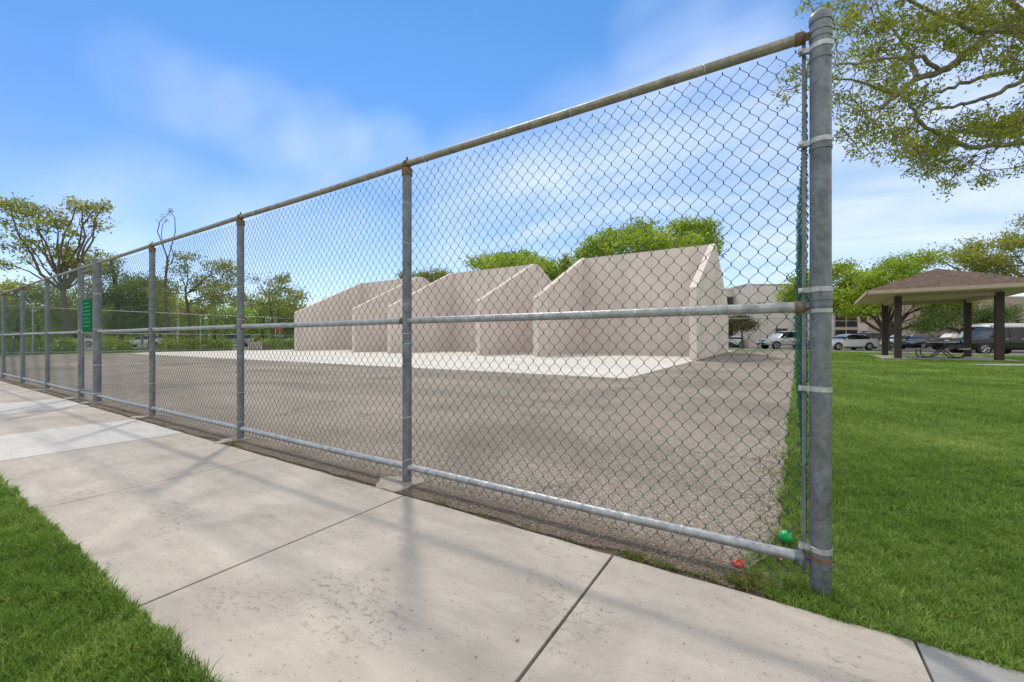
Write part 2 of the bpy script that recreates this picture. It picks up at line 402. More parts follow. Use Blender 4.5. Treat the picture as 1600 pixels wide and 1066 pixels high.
def lawn_pts(zr, dens, xr, mask):
    z0, z1 = zr; area = .5 * (xr[1] - xr[0]) * (z1 ** 2 - z0 ** 2); n = int(area * dens)
    Z = np.sqrt(rng.uniform(z0 ** 2, z1 ** 2, n)); X = rng.uniform(xr[0], xr[1], n) * Z
    x = X * CA - Z * SA; y = X * SA + Z * CA
    k = mask(x, y); return np.stack([x[k], y[k], np.where(y[k] < .6, np.interp(y[k], [.38, .50], [-.022, -.003]), np.interp(y[k], [1.76, 1.9], [-.004, -.022]))], 1)
def right_mask(x, y):
    edge = np.interp(y, [1.7, 1.82, 2.0, 2.35, 3.4, 6, 12, 26, 38], [.04, -.09, -.10, -.01, .035, .12, .35, .8, 1.3]) + .03 * fnoise(x, y, 9) + .02 * fnoise(x, y, 23)
    yb = 1.742 + .012 * fnoise(x, x * 0, 14)
    X = x * CA + y * SA; Z = -x * SA + y * CA
    pe = np.interp(X, [0, 12, 20, 25, 27, 29.5, 40], [60, 46, 41, 33, 27.4, 23.2, 20.5])
    e1, e2 = .807, -.59
    pu = (X - 18.8) * .807 + (Z - 20.3) * -.59; pv = (X - 18.8) * .59 + (Z - 20.3) * .807
    slab = (pu > -.6) & (pu < 3.9) & (pv > -.6) & (pv < 5.4)
    path = (X > 16.9) & (Z > 14.5) & (Z < 15.6)
    return (x > edge) & (y > yb) & (Z < pe - .15) & ~slab & ~path
def left_mask(x, y): return (y < .526 + .013 * fnoise(x, x * 0, 11) + .01 * fnoise(x, x * 0, 31)) 
def tone_of(P):
    t = .42 + .22 * fnoise(P[:, 0], P[:, 1], 2.2) + +.12 * fnoise(P[:, 0], P[:, 1], 13, 2) + .14 * fnoise(P[:, 0], P[:, 1], 41, 5) + rng.normal(0, .22, len(P))
    t = t + .35 * np.clip(fnoise(P[:, 0] * 1.0, P[:, 1], 5.1, 4) * fnoise(P[:, 0], P[:, 1], 1.3, 8) * 3 - .2, 0, 1)
    return np.clip(t, 0, 1)
PR = [(lawn_pts((.75, 2.2), 42000, (.35, 1.75), right_mask), .028, .0036), (lawn_pts((2.2, 4.5), 15000, (.45, 1.6), right_mask), .035, .0055),
      (lawn_pts((4.5, 9), 3600, (.5, 1.5), right_mask), .042, .009), (lawn_pts((9, 18), 900, (.5, 1.5), right_mask), .055, .020),
      (lawn_pts((18, 42), 200, (.5, 1.5), right_mask), .07, .042)]
names = ['close', 'near', 'mid', 'far', 'farthest']
VV = []
def blades_multi(name, sets, label, cat, mat):
    objs = [blades(name, P, h, wd, label, cat, mat, tone_of(P)) for P, h, wd in sets if len(P)]
    # join into one mesh, numerically
    vs, ts, fs, b = [], [], [], 0
    for o in objs:
        me = o.data; n = len(me.vertices); a = np.empty(n * 3, np.float32); me.vertices.foreach_get('co', a); vs.append(a.reshape(-1, 3))
        t = np.empty(n, np.float32); me.attributes['tone'].data.foreach_get('value', t); ts.append(t)
        f = np.empty(len(me.polygons) * 3, np.int32); me.loops.foreach_get('vertex_index', f); fs.append(f.reshape(-1, 3) + b); b += n
    for o in objs: m_ = o.data; bpy.data.objects.remove(o); bpy.data.meshes.remove(m_)
    return stuff(npmesh(name, np.concatenate(vs), np.concatenate(fs), mat, attr=np.concatenate(ts)), label, cat)
blades_multi('lawn_grass', PR, 'thick green lawn right of the end post, running back to the pavilion and cars', 'grass', MAT['grass'])
PL = [(lawn_pts((.55, 2.4), 38000, (-1.75, .1), left_mask), .029, .0037), (lawn_pts((2.4, 5), 9000, (-1.75, -.9), left_mask), .036, .0055)]
blades_multi('verge_grass', PL, 'green grass verge on the near side of the sidewalk, lower left corner', 'grass', MAT['grass'])
# weeds in the joint by the asphalt and along its right edge
W = []
for (x, y, n_, s_) in [(-1.62, 1.775, 50, .03), (-1.3, 1.775, 30, .03), (-1.02, 1.775, 30, .03), (-.80, 1.77, 22, .02), (-.52, 1.79, 160, .035), (-.38, 1.785, 120, .045), (-.22, 1.78, 40, .03), (-4.1, 1.8, 60, .05), (-4.6, 1.8, 30, .05), (-.08, 1.84, 260, .055), (-.12, 1.80, 120, .03),
                       (.03, 2.2, 200, .05), (.06, 2.5, 200, .07), (.04, 2.9, 220, .08), (.03, 3.4, 260, .10), (.05, 4.0, 260, .12), (.1, 4.8, 260, .16), (.1, 6, 260, .2), (-7.2, 1.85, 60, .08), (-10.4, 1.9, 80, .2), (-5.6, 1.82, 40, .06), (-12.5, 1.9, 90, .3)]:
    q = rng.normal(0, 1, (n_, 2)) * s_ * np.array([1, .5 if y < 2 else 1.5]) + np.array([x, y]); W.append(np.column_stack([q, np.full(n_, -.01)]))
W = np.concatenate(W); W = W[W[:, 1] > 1.757]
blades('weeds', W, .030, .0042, 'dry yellowish weeds along the broken asphalt edge under the fence', 'weeds', MAT['weed'], lean=.9)

# gravel and litter on the soil strip
def pebbles():
    n = 1500; mbv, mbf = [], []; ico = [(0, 0, 1), (.9, 0, .2), (.2, .85, .1), (-.8, .5, .2), (-.7, -.6, .1), (.3, -.9, .2), (0, 0, -1)]
    fc = [(0, 1, 2), (0, 2, 3), (0, 3, 4), (0, 4, 5), (0, 5, 1), (6, 2, 1), (6, 3, 2), (6, 4, 3), (6, 5, 4), (6, 1, 5)]
    V0 = np.array(ico); F0 = np.array(fc)
    x = -np.abs(rng.exponential(3.2, n)) - .12; y = 1.78 + np.abs(rng.normal(0, .13, n)); s = rng.uniform(.0012, .0045, n) * rng.choice([1, 1, 1.8], n)
    V = V0[None] * s[:, None, None] * rng.uniform(.6, 1.3, (n, 1, 3)); a = rng.uniform(0, 6.28, n)
    X = V[..., 0] * np.cos(a)[:, None] - V[..., 1] * np.sin(a)[:, None]; Y = V[..., 0] * np.sin(a)[:, None] + V[..., 1] * np.cos(a)[:, None]
    V = np.stack([X + x[:, None], Y + y[:, None], V[..., 2] * .7 - .002], -1).reshape(-1, 3)
    Fc = (F0[None] + (np.arange(n) * 7)[:, None, None]).reshape(-1, 3)
    m = M('gravel', (.3, .27, .24), .9); a = m.n('ShaderNodeAttribute'); a.attribute_name = 'tone'
    m.base(m.ramp(a.outputs['Fac'], [(0, (.09, .07, .055)), (.6, (.26, .23, .20)), (1, (.5, .47, .43))]))
    stuff(npmesh('gravel', V, Fc, m.mat, attr=np.repeat(rng.uniform(0, 1, n), 7)), 'loose grit and crumbled asphalt beside the sidewalk edge', 'gravel')
pebbles()

# ------------------------------------------------------------------ chain link mesh
def chain(name, x0, x1, z0, z1, y, parent, mat, p=.03275, v=.077, r=.0019, k=5, axis='x', amp=.0055, xphase=0.):
    """woven wires: each wire zigzags upwards and hooks its neighbours"""
    n = int(round((x1 - x0) / p)); step = v / 2; lv = int((z1 - z0) / step)
    lv = max(lv, 2); i = np.arange(n); xi = x0 + (i + .5) * p
    K = np.arange(lv + 1)
    # two nodes per level (a short bend)
    bend = .0045
    kk = np.repeat(K, 2); off = np.tile([-bend, bend], lv + 1)
    z = z0 + kk * step + off
    side = ((kk[None] + i[:, None]) % 2) * 2 - 1.0
    X = xi[:, None] + side * (p / 2 + r * .55)
    Zg = np.broadcast_to(z, X.shape).copy()
    updir = np.tile([1, -1], lv + 1)        # before / after the bend
    Yo = y + r * 1.02 * side * updir
    # slight sag of the whole cloth
    sx = amp * (np.sin(X * 3.1 + 1.3 + Zg * .9) + .6 * np.sin(Zg * 4.7 + X * 1.9)); sz = amp * (np.sin(X * 2.3 + Zg * 1.1) + .5 * np.sin(X * 7.9))
    Xs = X + sx; Zs = Zg + sz; Yo = Yo + amp * 1.2 * np.sin(X * 5.3 + Zg * 3)
    a = 2 * np.pi * np.arange(k) / k; sl = math.sqrt((p ** 2 + step ** 2)) / step
    V = np.stack([Xs[..., None] + np.cos(a) * r * min(sl, 1.75), Yo[..., None] + np.sin(a) * r, np.broadcast_to(Zs[..., None], Xs.shape + (k,))], -1)
    nn = X.shape[1]
    base = (np.arange(n)[:, None, None] * nn + np.arange(nn - 1)[None, :, None]) * k
    j = np.arange(k)[None, None]; j2 = (j + 1) % k
    Fc = np.stack([base + j, base + j2, base + k + j2, base + k + j], -1).reshape(-1, 4)
    V = V.reshape(-1, 3)
    if axis == 'y': V = V[:, [1, 0, 2]]
    return npmesh(name, V, Fc, mat, parent, smooth=True)

FY = 1.943; HB, HM, HT = .097, 1.055, 2.085
fence = thing('chain_link_fence', 'tall galvanised pipe fence with green vinyl chain link along the sidewalk', 'fence', (.14, FY, 0))
def post(x, r, h, big=False, far=False):
    mb = MB(); mb.lathe([(r, -.05), (r, .3), (r, h)], (x, FY, 0), 20)
    o = obj('post', mb, MAT['galv'], fence, True); return o
def ring(mb, x, z, r, hgt, y=FY, k=24, t=.0025):
    mb.lathe([(r + .0004, z - hgt / 2), (r + t, z - hgt / 2 + .001), (r + t, z + hgt / 2 - .001), (r + .0004, z + hgt / 2)], (x, y, 0), k)
EX = .14
# terminal post with cap and tension bands
ep = post(EX, .0340, 2.135)
mb = MB(); mb.lathe([(.0365, 2.118), (.0372, 2.122), (.0372, 2.140), (.0352, 2.149), (.026, 2.158), (.010, 2.163), (.002, 2.164)], (EX, FY, 0), 28)
obj('post_cap', mb, MAT['galv'], ep, True)
def strap(z, mat, hgt=.022, lug=True, x=EX, r=.0340, reach=.046, par=None):
    mb = MB(); ring(mb, x, z, r, hgt)
    if lug:
        for s in (-1, 1): mb.box((x - (r + reach) / 2 - .004, FY + s * .0065 - .004, z), (reach + .004, .003, hgt * .95))
        mb.tube([(x - r - reach * .62, FY - .026, z), (x - r - reach * .62, FY + .018, z)], .0042, 8)
        mb.lathe([(.0075, -.004), (.0085, -.003), (.0085, .003), (.005, .006)], (x - r - reach * .62, FY - .0225, z), 6, axis='y')
    return obj('tension_band', mb, mat, par or ep, True)
for z, lug, mt in [(2.09, False, 'galv'), (2.065, False, 'galv'), (2.028, True, 'band'), (1.985, False, 'galv'), (1.675, True, 'band'), (1.648, False, 'galv'),
                   (1.118, True, 'band'), (1.085, False, 'galv'), (1.062, True, 'galv'), (1.038, False, 'band'), (.745, True, 'band'), (.705, False, 'galv'), (.145, True, 'band'), (.112, False, 'rust'), (.085, True, 'galv')]:
    strap(z, MAT[mt], .020 if lug else .016, lug)
mb = MB(); mb.box((EX - .051, FY + .010, 1.065), (.0125, .005, 2.07)); obj('tension_bar', mb, MAT['galv'], fence)
# line posts
posts = [(-2.05, .0300), (-4.26, .0300), (-6.44, .0300), (-8.60, .0480), (-9.43, .038), (-11.63, .033), (-13.8, .033), (-16.0, .033), (-18.2, .033), (-20.4, .033), (-22.6, .033)]
for i, (x, r) in enumerate(posts):
    top = HT - .03 if r < .034 else HT + .05
    p_ = post(x, r, top)
    if i < 8:
        mb = MB()
        if r < .034:   # loop cap that carries the top rail
            mb.lathe([(r + .001, top - .05), (r + .005, top - .048), (r + .005, top - .004), (.022, top + .004)], (x, FY, 0), 20)
            mb.tube([(x - .013, FY, HT), (x + .013, FY, HT)], .0275, 16)
            mb.tube([(x, FY, HT + .02), (x, FY, HT + .045)], .007, 6)
        else:
            mb.lathe([(r + .003, top - .012), (r + .005, top), (r * .8, top + .014), (.006, top + .022)], (x, FY, 0), 20)
        obj('post_cap', mb, MAT['rust'] if r < .034 else MAT['galv'], p_, True)
        if r > .034:
            for z in (HM + .03, HB + .03, 1.62, .55): mb = MB(); ring(mb, x, z, r, .02); obj('tension_band', mb, MAT['galv_rail'], p_, True)
# footing pads
def blob(cx_, cy_, rx, ry, z, seed, n=30, t=.012):
    pts = []
    for j in range(n):
        a = 2 * math.pi * j / n; q = 1 + .75 * mnoise.noise(Vector((math.cos(a) * 1.3 + seed, math.sin(a) * 1.3, seed))) + .12 * mnoise.noise(Vector((math.cos(a) * 5 + seed, math.sin(a) * 5, seed)))
        pts.append((cx_ + rx * q * math.cos(a), cy_ + ry * q * math.sin(a)))
    mb = MB(); mb.prism(pts, 'z', z - t, z); return mb
for i, (x, rx) in enumerate([(-2.05, .155), (-4.28, .11), (-6.46, .12), (-8.6, .12), (-9.45, .12), (-11.6, .12)]):
    obj('footing', blob(x - .01, FY - .065, rx, .115, .003, i * 3.7), MAT['footing'], fence)
obj('footing', blob(EX - .17, FY - .07, .035, .075, -.004, 5.5), simple('crumbled_concrete', (.22, .195, .165), .95, 0, .3, 40, .8), fence)
# rails, one length per bay
stops = [EX] + [p[0] for p in posts] + [-24.8]
radp = [.0340] + [p[1] for p in posts] + [.033]
for i in range(len(stops) - 1):
    xa, xb = stops[i], stops[i + 1]
    for nm, z, r in (('top_rail', HT, .0208), ('middle_rail', HM, .0205), ('bottom_rail', HB, .0205)):
        ya = FY if nm != 'middle_rail' else FY - .000
        if i == 0: xs = xa - .066
        else: xs = xa - (0 if nm == 'top_rail' else radp[i] * .5)
        xe = xb + (0 if nm == 'top_rail' else radp[i + 1] * .5)
        npts = 7; sag = .006 if nm != 'middle_rail' else .004
        pts = [(xs + (xe - xs) * t / (npts - 1), ya, z - sag * math.sin(math.pi * t / (npts - 1)) * (1 if i % 2 else .5)) for t in range(npts)]
        mb = MB(); mb.tube(pts, r, 16)
        # sleeve couplings
        if nm != 'top_rail' and i in (0, 1):
            for xx in (xs - .62, xs - 1.37):
                if nm == 'bottom_rail': mb.tube([(xx - .001, ya, z - .003), (xx + .003, ya, z - .003)], r + .0025, 16)
        rl = obj(nm, mb, MAT['galv_top'] if nm == 'top_rail' else MAT['galv_rail'], fence, True)
        if i == 0:
            mb = MB(); mb.tube([(xa - .048, FY, z), (xa - .054, FY, z), (xa - .080, FY, z)], [.018, .0235, .0238], 18); mb.box((xa - .043, FY, z), (.022, .005, .03))
            obj('rail_cup', mb, MAT['rust'] if nm != 'bottom_rail' else MAT['galv'], rl, True)
        elif i < 6 and nm == 'middle_rail':
            for s, xx in ((-1, xa - radp[i]),):
                mb = MB(); mb.tube([(xx + .004, FY, z), (xx - .022, FY, z)], [.025, .0235], 16); obj('rail_cup', mb, MAT['rust'], rl, True)
            mb = MB(); mb.tube([(xb + radp[i + 1] - .004, FY, z), (xb + radp[i + 1] + .022, FY, z)], [.025, .0235], 16); obj('rail_cup', mb, MAT['rust'], rl, True)
# mesh cloth, one piece per bay (the gate bay has its own)
WY = FY + .030
for i in range(len(stops) - 1):
    xa, xb = stops[i], stops[i + 1]
    if i == 4: continue
    p = .03275; a = round(xb / p) * p; b = round(xa / p) * p
    if i == 0: b = EX - .048
    near = i < 3
    chain('chain_link_mesh', a, b, .014 if i < 4 else .03, HT - .002, WY, fence, MAT['vinyl'], k=5 if near else 4, r=.00142 if near else .00135)
# spare cloth bundled behind the tension bar
def bundle():
    mbb = MB(); r = .0019
    for i in range(20):
        f = i / 19; pts = []; ph = rng.uniform(0, 6)
        for q in range(0, 118):
            z = 1.98 - q * .0155
            env = np.interp(z, [.22, .5, .75, .95, 1.40, 1.62, 1.98], [.12, .40, .85, 1.0, .85, .30, .10])
            xx = EX - .044 + (-.030 + .034 * f) * env + .006 * (1 if (q + i) % 2 else -1) * (.5 + env * .5) + .003 * math.sin(z * 9 + ph)
            yy = WY + .012 + .022 * (1 + math.sin(i * 1.9 + z * 3)) * env
            if i % 3 == 0 and z < .40: break
            pts.append((xx, yy, z))
        mbb.tube(pts, r, 4, False)
    obj('mesh_bundle', mbb, simple('bundled_vinyl_wire', (.015, .15, .105), .35), fence, True)
bundle()
# wire ties
def tie(kind, x, z, r, tilt=0.2, tail=0):
    mb = MB(); pts = []
    for j in range(17):
        a = 2 * math.pi * j / 16 * 1.0
        if kind == 'post': pts.append((x + (r + .0015) * math.cos(a), FY + (r + .0015) * math.sin(a), z + tilt * r * math.cos(a)))
        else: pts.append((x + tilt * r * math.cos(a), FY + (r + .0015) * math.sin(a), z + (r + .0015) * math.cos(a)))
    mb.tube(pts, .0016, 5, False)
    if tail:
        mb.tube([(x + r, FY - .012, z), (x + r + tail * .5, FY - .015, z + .018), (x + r + tail, FY - .005, z + .035)], .0016, 5, False)
    obj('tie_wire', mb, MAT['tie'], fence, True)
for x, r, zs in ((-2.05, .030, (1.83, 1.57, 1.16, .97, .42, .14, .90)), (-4.26, .030, (1.75, 1.42, 1.12, .78, .43, .16)), (-6.44, .030, (1.65, 1.3, .8, .4))):
    for j, z in enumerate(zs): tie('post', x, z, r, rng.uniform(-.5, .5), .055 if (x > -3 and j == 4) else 0)
for i, (xa, xb) in enumerate(((EX, -2.05), (-2.05, -4.26), (-4.26, -6.44))):
    for z, r in ((HT, .0208), (HM, .0205), (HB, .0205)):
        for f in (.22, .45, .68, .9):
            tie('rail', xa + (xb - xa) * (f + rng.uniform(-.05, .05)), z - .003, r, rng.uniform(-.4, .4))

# gate leaf between the two thick posts
gate = thing('gate', 'narrow chain link gate between two thicker posts, green square sign hung on it', 'gate', (-9.0, FY, 0))
mb = MB(); gx0, gx1 = -9.37, -8.67
mb.tube([(gx0, FY, .12), (gx0, FY, HT - .06)], .017, 10); mb.tube([(gx1, FY, .12), (gx1, FY, HT - .06)], .017, 10)
for z in (.14, HM + .04, HT - .08): mb.tube([(gx0, FY, z), (gx1, FY, z)], .016, 10)
obj('gate_frame', mb, MAT['galv'], gate, True)
chain('gate_mesh', -9.36, -8.68, .14, HT - .1, FY + .02, gate, simple('galvanised_wire', (.30, .30, .29), .5, .4), k=4, r=.0017)
mb = MB(); mb.box((-8.69, FY - .03, 1.0), (.06, .03, .05)); mb.tube([(-8.66, FY - .03, 1.02), (-8.74, FY - .045, 1.02)], .006, 6); obj('latch', mb, MAT['galv'], gate)
# green sign
sg = thing('green_sign', 'square green notice board with pale lines of print behind the gate', 'sign', (-8.97, FY - .03, 1.3))
mb = MB(); mb.box((-8.97, FY - .03, 1.30), (.47, .006, .50)); obj('board', mb, simple('sign_green', (.004, .13, .06), .9, 0, .06, spec=.05), sg)
mb = MB()
for j, wd in enumerate((.30, .36, .32, .37, .28, .35, .31)): mb.box((-8.97 + (wd - .37) / 2, FY - .0345, 1.49 - j * .058), (wd, .002, .016))
obj('print', mb, simple('sign_pale_print', (.06, .32, .17), .9, spec=.05), sg)

# ------------------------------------------------------------------ ball, lid, litter
mb = MB(); prof = [(.028 * math.sin(math.pi * j / 14) + .0002, .028 - .028 * math.cos(math.pi * j / 14)) for j in range(15)]
mb.lathe(prof, (.036, 2.29, -.003), 24); tag(obj('ball', mb, simple('green_rubber', (.0, .36, .08), .4, 0, .05), None, True), 'small bright green ball on the asphalt by the end post', 'ball')
mb = MB(); pts = [(-.13 + .013 * math.cos(a), 1.95 + .013 * math.sin(a), .010 + .006 * math.sin(a)) for a in np.linspace(0, 2 * math.pi, 19)]
mb.tube(pts, .0052, 6, False); mb.tube([(-.14, 1.955, .012), (-.152, 1.948, .006), (-.158, 1.957, .003)], .005, 6)
tag(obj('bottle_ring', mb, simple('red_plastic', (.55, .03, .02), .4, 0, .05), None, True), 'small red plastic ring lying under the bottom rail', 'plastic ring')
def dry_leaf(name, x, y, s, a, label, col):
    mb = MB(); pts = []; 
    outl = [(-1, 0), (-.5, .32), (.1, .42), (.6, .25), (1, 0), (.6, -.25), (.1, -.42), (-.5, -.32)]
    vs = []
    for u, v in outl: vs.append((x + s * (u * math.cos(a) - v * math.sin(a)), y + s * (u * math.sin(a) + v * math.cos(a)), .003 + s * .5 * abs(v) + s * .12 * u * u))
    vs.append((x, y, .003)); n_ = len(outl); up = [(i, (i + 1) % n_, n_) for i in range(n_)]
    vs2 = [(p[0], p[1], p[2] - .0012) for p in vs]; m_ = len(vs)
    mb.add(vs + vs2, up + [(b + m_, a_ + m_, c + m_) for a_, b, c in up] + [(i, i + m_, (i + 1) % n_ + m_, (i + 1) % n_) for i in range(n_)])
    tag(obj(name, mb, simple('dry_' + label.split()[1], col, .8, 0, .2, 60)), label, 'leaf')
dry_leaf('fallen_leaf', -.02, 2.16, .030, .3, 'pale straw coloured dead leaf beside the green ball', (.42, .30, .15))
dry_leaf('fallen_leaf', .01, 2.10, .026, 2.0, 'reddish brown dead leaf between ball and bottom rail', (.30, .10, .05))
dry_leaf('fallen_leaf', -.675, 1.095, .008, 1.0, 'tiny yellow brown leaf on the slab left of the open joint', (.30, .20, .06))
dry_leaf('fallen_leaf', -.20, 1.08, .009, .2, 'tiny dark leaf on the slab right of the open joint', (.10, .07, .04))

# ------------------------------------------------------------------ court walls
def court(xl, xr, label):
    c = thing('court_wall', label, 'court wall', ((xl + xr) / 2, 27, 0), 'three sided stucco ball court walls')
    T = .30; H = 6.5; h0 = 3.28
    mb = MB(); mb.box(((xl + xr) / 2, 27, H / 2), (xr - xl - 2 * T, .46, H)); obj('front_wall', mb, MAT['stucco'], c)
    prof = [(20.05, 0), (34.6, 0), (34.6, h0), (27.33, H + .01), (26.67, H + .01), (20.05, h0)]
    for a in (xl, xr - T):
        mb = MB(); mb.prism(prof, 'x', a, a + T); obj('side_wall', mb, MAT['stucco'], c)
    return c
court(-11.35, -3.0, 'nearest pale pink three sided ball court wall, at the right end of the white slab')
court(-23.1, -15.0, 'middle pale pink ball court wall, partly behind the nearest one')
court(-34.7, -26.7, 'farthest pale pink ball court wall, at the left behind the line post')

# ------------------------------------------------------------------ far fence at the end of the court
ff = thing('chain_link_fence', 'distant tall chain link fence crossing behind the hedges at the far end of the court', 'fence', (-40, 3, 0))
y = 3.0; ys = []
while y < 40: ys.append(y); y += 3.05
for yy in ys:
    mb = MB(); mb.lathe([(.035, 0), (.035, 3.0), (.01, 3.03)], (-40, yy, 0), 8); obj('post', mb, MAT['galv_rail'], ff, True)
for nm, z in (('top_rail', 3.0), ('middle_rail', 1.38), ('bottom_rail', .1)):
    mb = MB(); mb.tube([(-40, ys[0], z), (-40, ys[-1], z)], .028, 8); obj(nm, mb, MAT['galv_rail'], ff, True)
chain('chain_link_mesh', 3.0, 26, .05, 2.98, -40.03, ff, MAT['vinyl_far'], k=3, r=.002, axis='y')
# fence piece in front of the flats
f3 = thing('chain_link_fence', 'short far chain link fence in front of the silver pickup by the pale flats', 'fence', at(1188, 38))
P0 = [at(px, 38) for px in (1120, 1188, 1262)]
for p_ in P0:
    mb = MB(); mb.lathe([(.04, 0), (.04, 2.9), (.01, 2.94)], (p_[0], p_[1], 0), 8); obj('post', mb, MAT['galv_rail'], f3, True)
mb = MB(); mb.tube([(P0[0][0], P0[0][1], 2.86), (P0[2][0], P0[2][1], 2.86)], .03, 8); obj('top_rail', mb, MAT['galv_rail'], f3, True)

# ------------------------------------------------------------------ foliage engine
def leafcloud(centers, n, spread, size, flat=1.0):
    """n leaves around each centre"""
    C = np.repeat(centers, n, 0); k = len(C)
    P = C + rng.normal(0, 1, (k, 3)) * np.array([1, 1, flat]) * spread
    # random frames
    u = rng.normal(0, 1, (k, 3)); u /= np.linalg.norm(u, axis=1)[:, None]
    t = rng.normal(0, 1, (k, 3)); t[:, 2] *= 1; v = np.cross(u, t); v /= np.linalg.norm(v, axis=1)[:, None]
    s = size * rng.uniform(.6, 1.35, k)[:, None]
    V = np.stack([P - u * s, P + v * s * .42, P + u * s, P - v * s * .42], 1).reshape(-1, 3)
    Fc = np.arange(k * 4).reshape(-1, 4)
    tone = np.clip(np.repeat(rng.uniform(.1, .9, len(centers)), n) * .55 + rng.uniform(0, .45, k), 0, 1)
    return V, Fc, np.repeat(tone, 4)
def curve(a, b, bend, n=5, rs=None):
    a, b = Vector(a), Vector(b); L_ = (b - a).length; o = Vector((random.uniform(-1, 1), random.uniform(-1, 1), random.uniform(-.3, .9))) * bend * L_
    return [a + (b - a) * t + o * math.sin(math.pi * t) * .5 + Vector([random.gauss(0, .018 * L_) if 0 < t < 1 else 0 for _ in range(3)]) for t in [i / (n - 1) for i in range(n)]]
def tree(name, label, cat, px, Z, trunk_pts, trunk_r, clumps, mat, tips=1.0, leaves=26, size=.09, spread=.32, bark='bark', group=None, depth=1.0, twigs=True, fork=None):
    """clumps: (bearing px, height py, half width px, half height px) surveyed at the tree's distance"""
    base = at(px, Z); s = Z / F
    root = thing(name, label, cat, (base[0], base[1], 0), group)
    tp = [Vector(at(a, Z, b)) if b is not None else Vector((base[0], base[1], -.1)) for a, b in trunk_pts]
    wood = MB(); n = len(tp)
    pp = []; rr = []
    for i in range(n - 1):
        for t in (0, .33, .66):
            pp.append(tp[i].lerp(tp[i + 1], t) + Vector((random.gauss(0, .03), random.gauss(0, .03), 0)) * (1 if i + t > 0 else 0)); rr.append(trunk_r * (1 - .55 * (i + t) / (n - 1)) * (1.25 if i + t == 0 else 1))
    pp.append(tp[-1]); rr.append(trunk_r * .42); wood.tube(pp, rr, 9)
    tipsP = []
    for (cx_, cy_, rx, ry) in clumps:
        dz = random.uniform(-1, 1) * depth * 1.3 * rx * s
        c = Vector(at(cx_, Z, cy_)) + Vector(cw(0, dz))
        # limb from the best trunk point below the clump
        cand = sorted(pp[len(pp) // 3:], key=lambda q: (q - c).length + (2.0 if q.z > c.z else 0))[0]
        L_ = (c - cand).length; r0 = min(trunk_r * .34, .02 + .013 * L_)
        lim = curve(cand, c, .22, 6); wood.tube(lim, [r0 * (1 - .7 * i / 5) for i in range(6)], 6, False)
        vol = rx * ry * s * s; nt_ = max(5, int(vol * 62 * tips))
        for _ in range(nt_):
            d = Vector((random.gauss(0, 1), random.gauss(0, 1), random.gauss(0, 1))); d.normalize(); q = random.random() ** .45
            off = Vector(cw(d.x * rx * s * q, d.y * rx * s * q * depth, d.z * ry * s * q)); t_ = c + off
            tipsP.append(t_)
            if twigs and random.random() < .35:
                st = lim[random.choice((2, 3, 4, 5))] if random.random() < .75 or len(tipsP) < 3 else random.choice(tipsP[-min(8, len(tipsP)):])
                tw = curve(st, t_, .25, 4); wood.tube(tw, [max(.010, r0 * .22), max(.008, r0 * .15), .007, .004], 3, False)
    obj('trunk', wood, MAT[bark], root, True)
    C = np.array([tuple(t) for t in tipsP]); V, Fc, tn = leafcloud(C, leaves, spread, size, .75)
    npmesh('crown', V, Fc, mat, root, attr=tn)
    return root
G = {}
G['olive'] = foliage('olive_leaves', (.12, .15, .03), (.30, .34, .07), (.52, .47, .16), .6)
G['dark'] = foliage('dark_leaves', (.07, .11, .025), (.18, .24, .05), (.36, .36, .09), .5)
G['bright'] = foliage('bright_leaves', (.10, .18, .02), (.32, .44, .04), (.58, .64, .10), .6)
G['mid'] = foliage('mid_leaves', (.11, .15, .03), (.33, .37, .07), (.56, .54, .14), .6)
G['soft'] = foliage('soft_leaves', (.10, .17, .05), (.22, .31, .10), (.36, .44, .17), .5)
G['dry'] = foliage('dry_leaves', (.08, .075, .03), (.16, .14, .06), (.28, .22, .11), .25)

# ---- left side trees
tree('shade_tree', 'big spreading tree at far left whose crown rises above the fence top rail', 'tree', 108, 30,
     [(108, None), (105, 500), (98, 455)], .30,
     [(22, 322, 26, 17), (55, 335, 28, 17), (88, 345, 20, 14), (78, 362, 16, 12), (108, 318, 14, 9), (132, 322, 16, 9), (152, 330, 18, 10), (138, 345, 18, 10), (128, 365, 14, 10), (58, 385, 22, 14), (88, 395, 30, 22), (115, 410, 22, 18), (75, 418, 30, 14),
      (12, 415, 16, 8), (30, 405, 12, 6), (148, 395, 12, 8), (172, 325, 8, 4), (10, 350, 12, 8)], G['olive'], .5, 22, .12, .24)
tree('shade_tree', 'low dense yellowish green tree under the big spreading one at far left', 'tree', 25, 36, [(25, None), (28, 510), (30, 480)], .22,
     [(20, 455, 35, 17), (60, 460, 35, 18), (35, 485, 50, 22), (0, 500, 30, 20), (85, 490, 30, 22), (-30, 470, 30, 25)], G['mid'], .6, 24, .13, .4)
tree('conifer', 'dark feathery tree right of the gate posts, drooping branches', 'tree', 190, 38, [(190, None), (188, 500), (178, 430), (173, 402)], .24,
     [(172, 408, 8, 8), (180, 425, 20, 10), (190, 440, 35, 14), (175, 460, 30, 20), (210, 462, 30, 20), (190, 490, 40, 22), (160, 500, 22, 20), (225, 495, 22, 22), (215, 440, 20, 8)], G['dark'], .75, 26, .12, .38)
tree('bare_tree', 'nearly leafless tree with thin looping twigs rising above the fence', 'tree', 268, 36, [(268, None), (262, 500), (258, 440), (262, 400)], .17,
     [(262, 425, 10, 9), (255, 450, 14, 14), (275, 470, 20, 20)], G['olive'], .5, 12, .08, .3)
bt = MB()
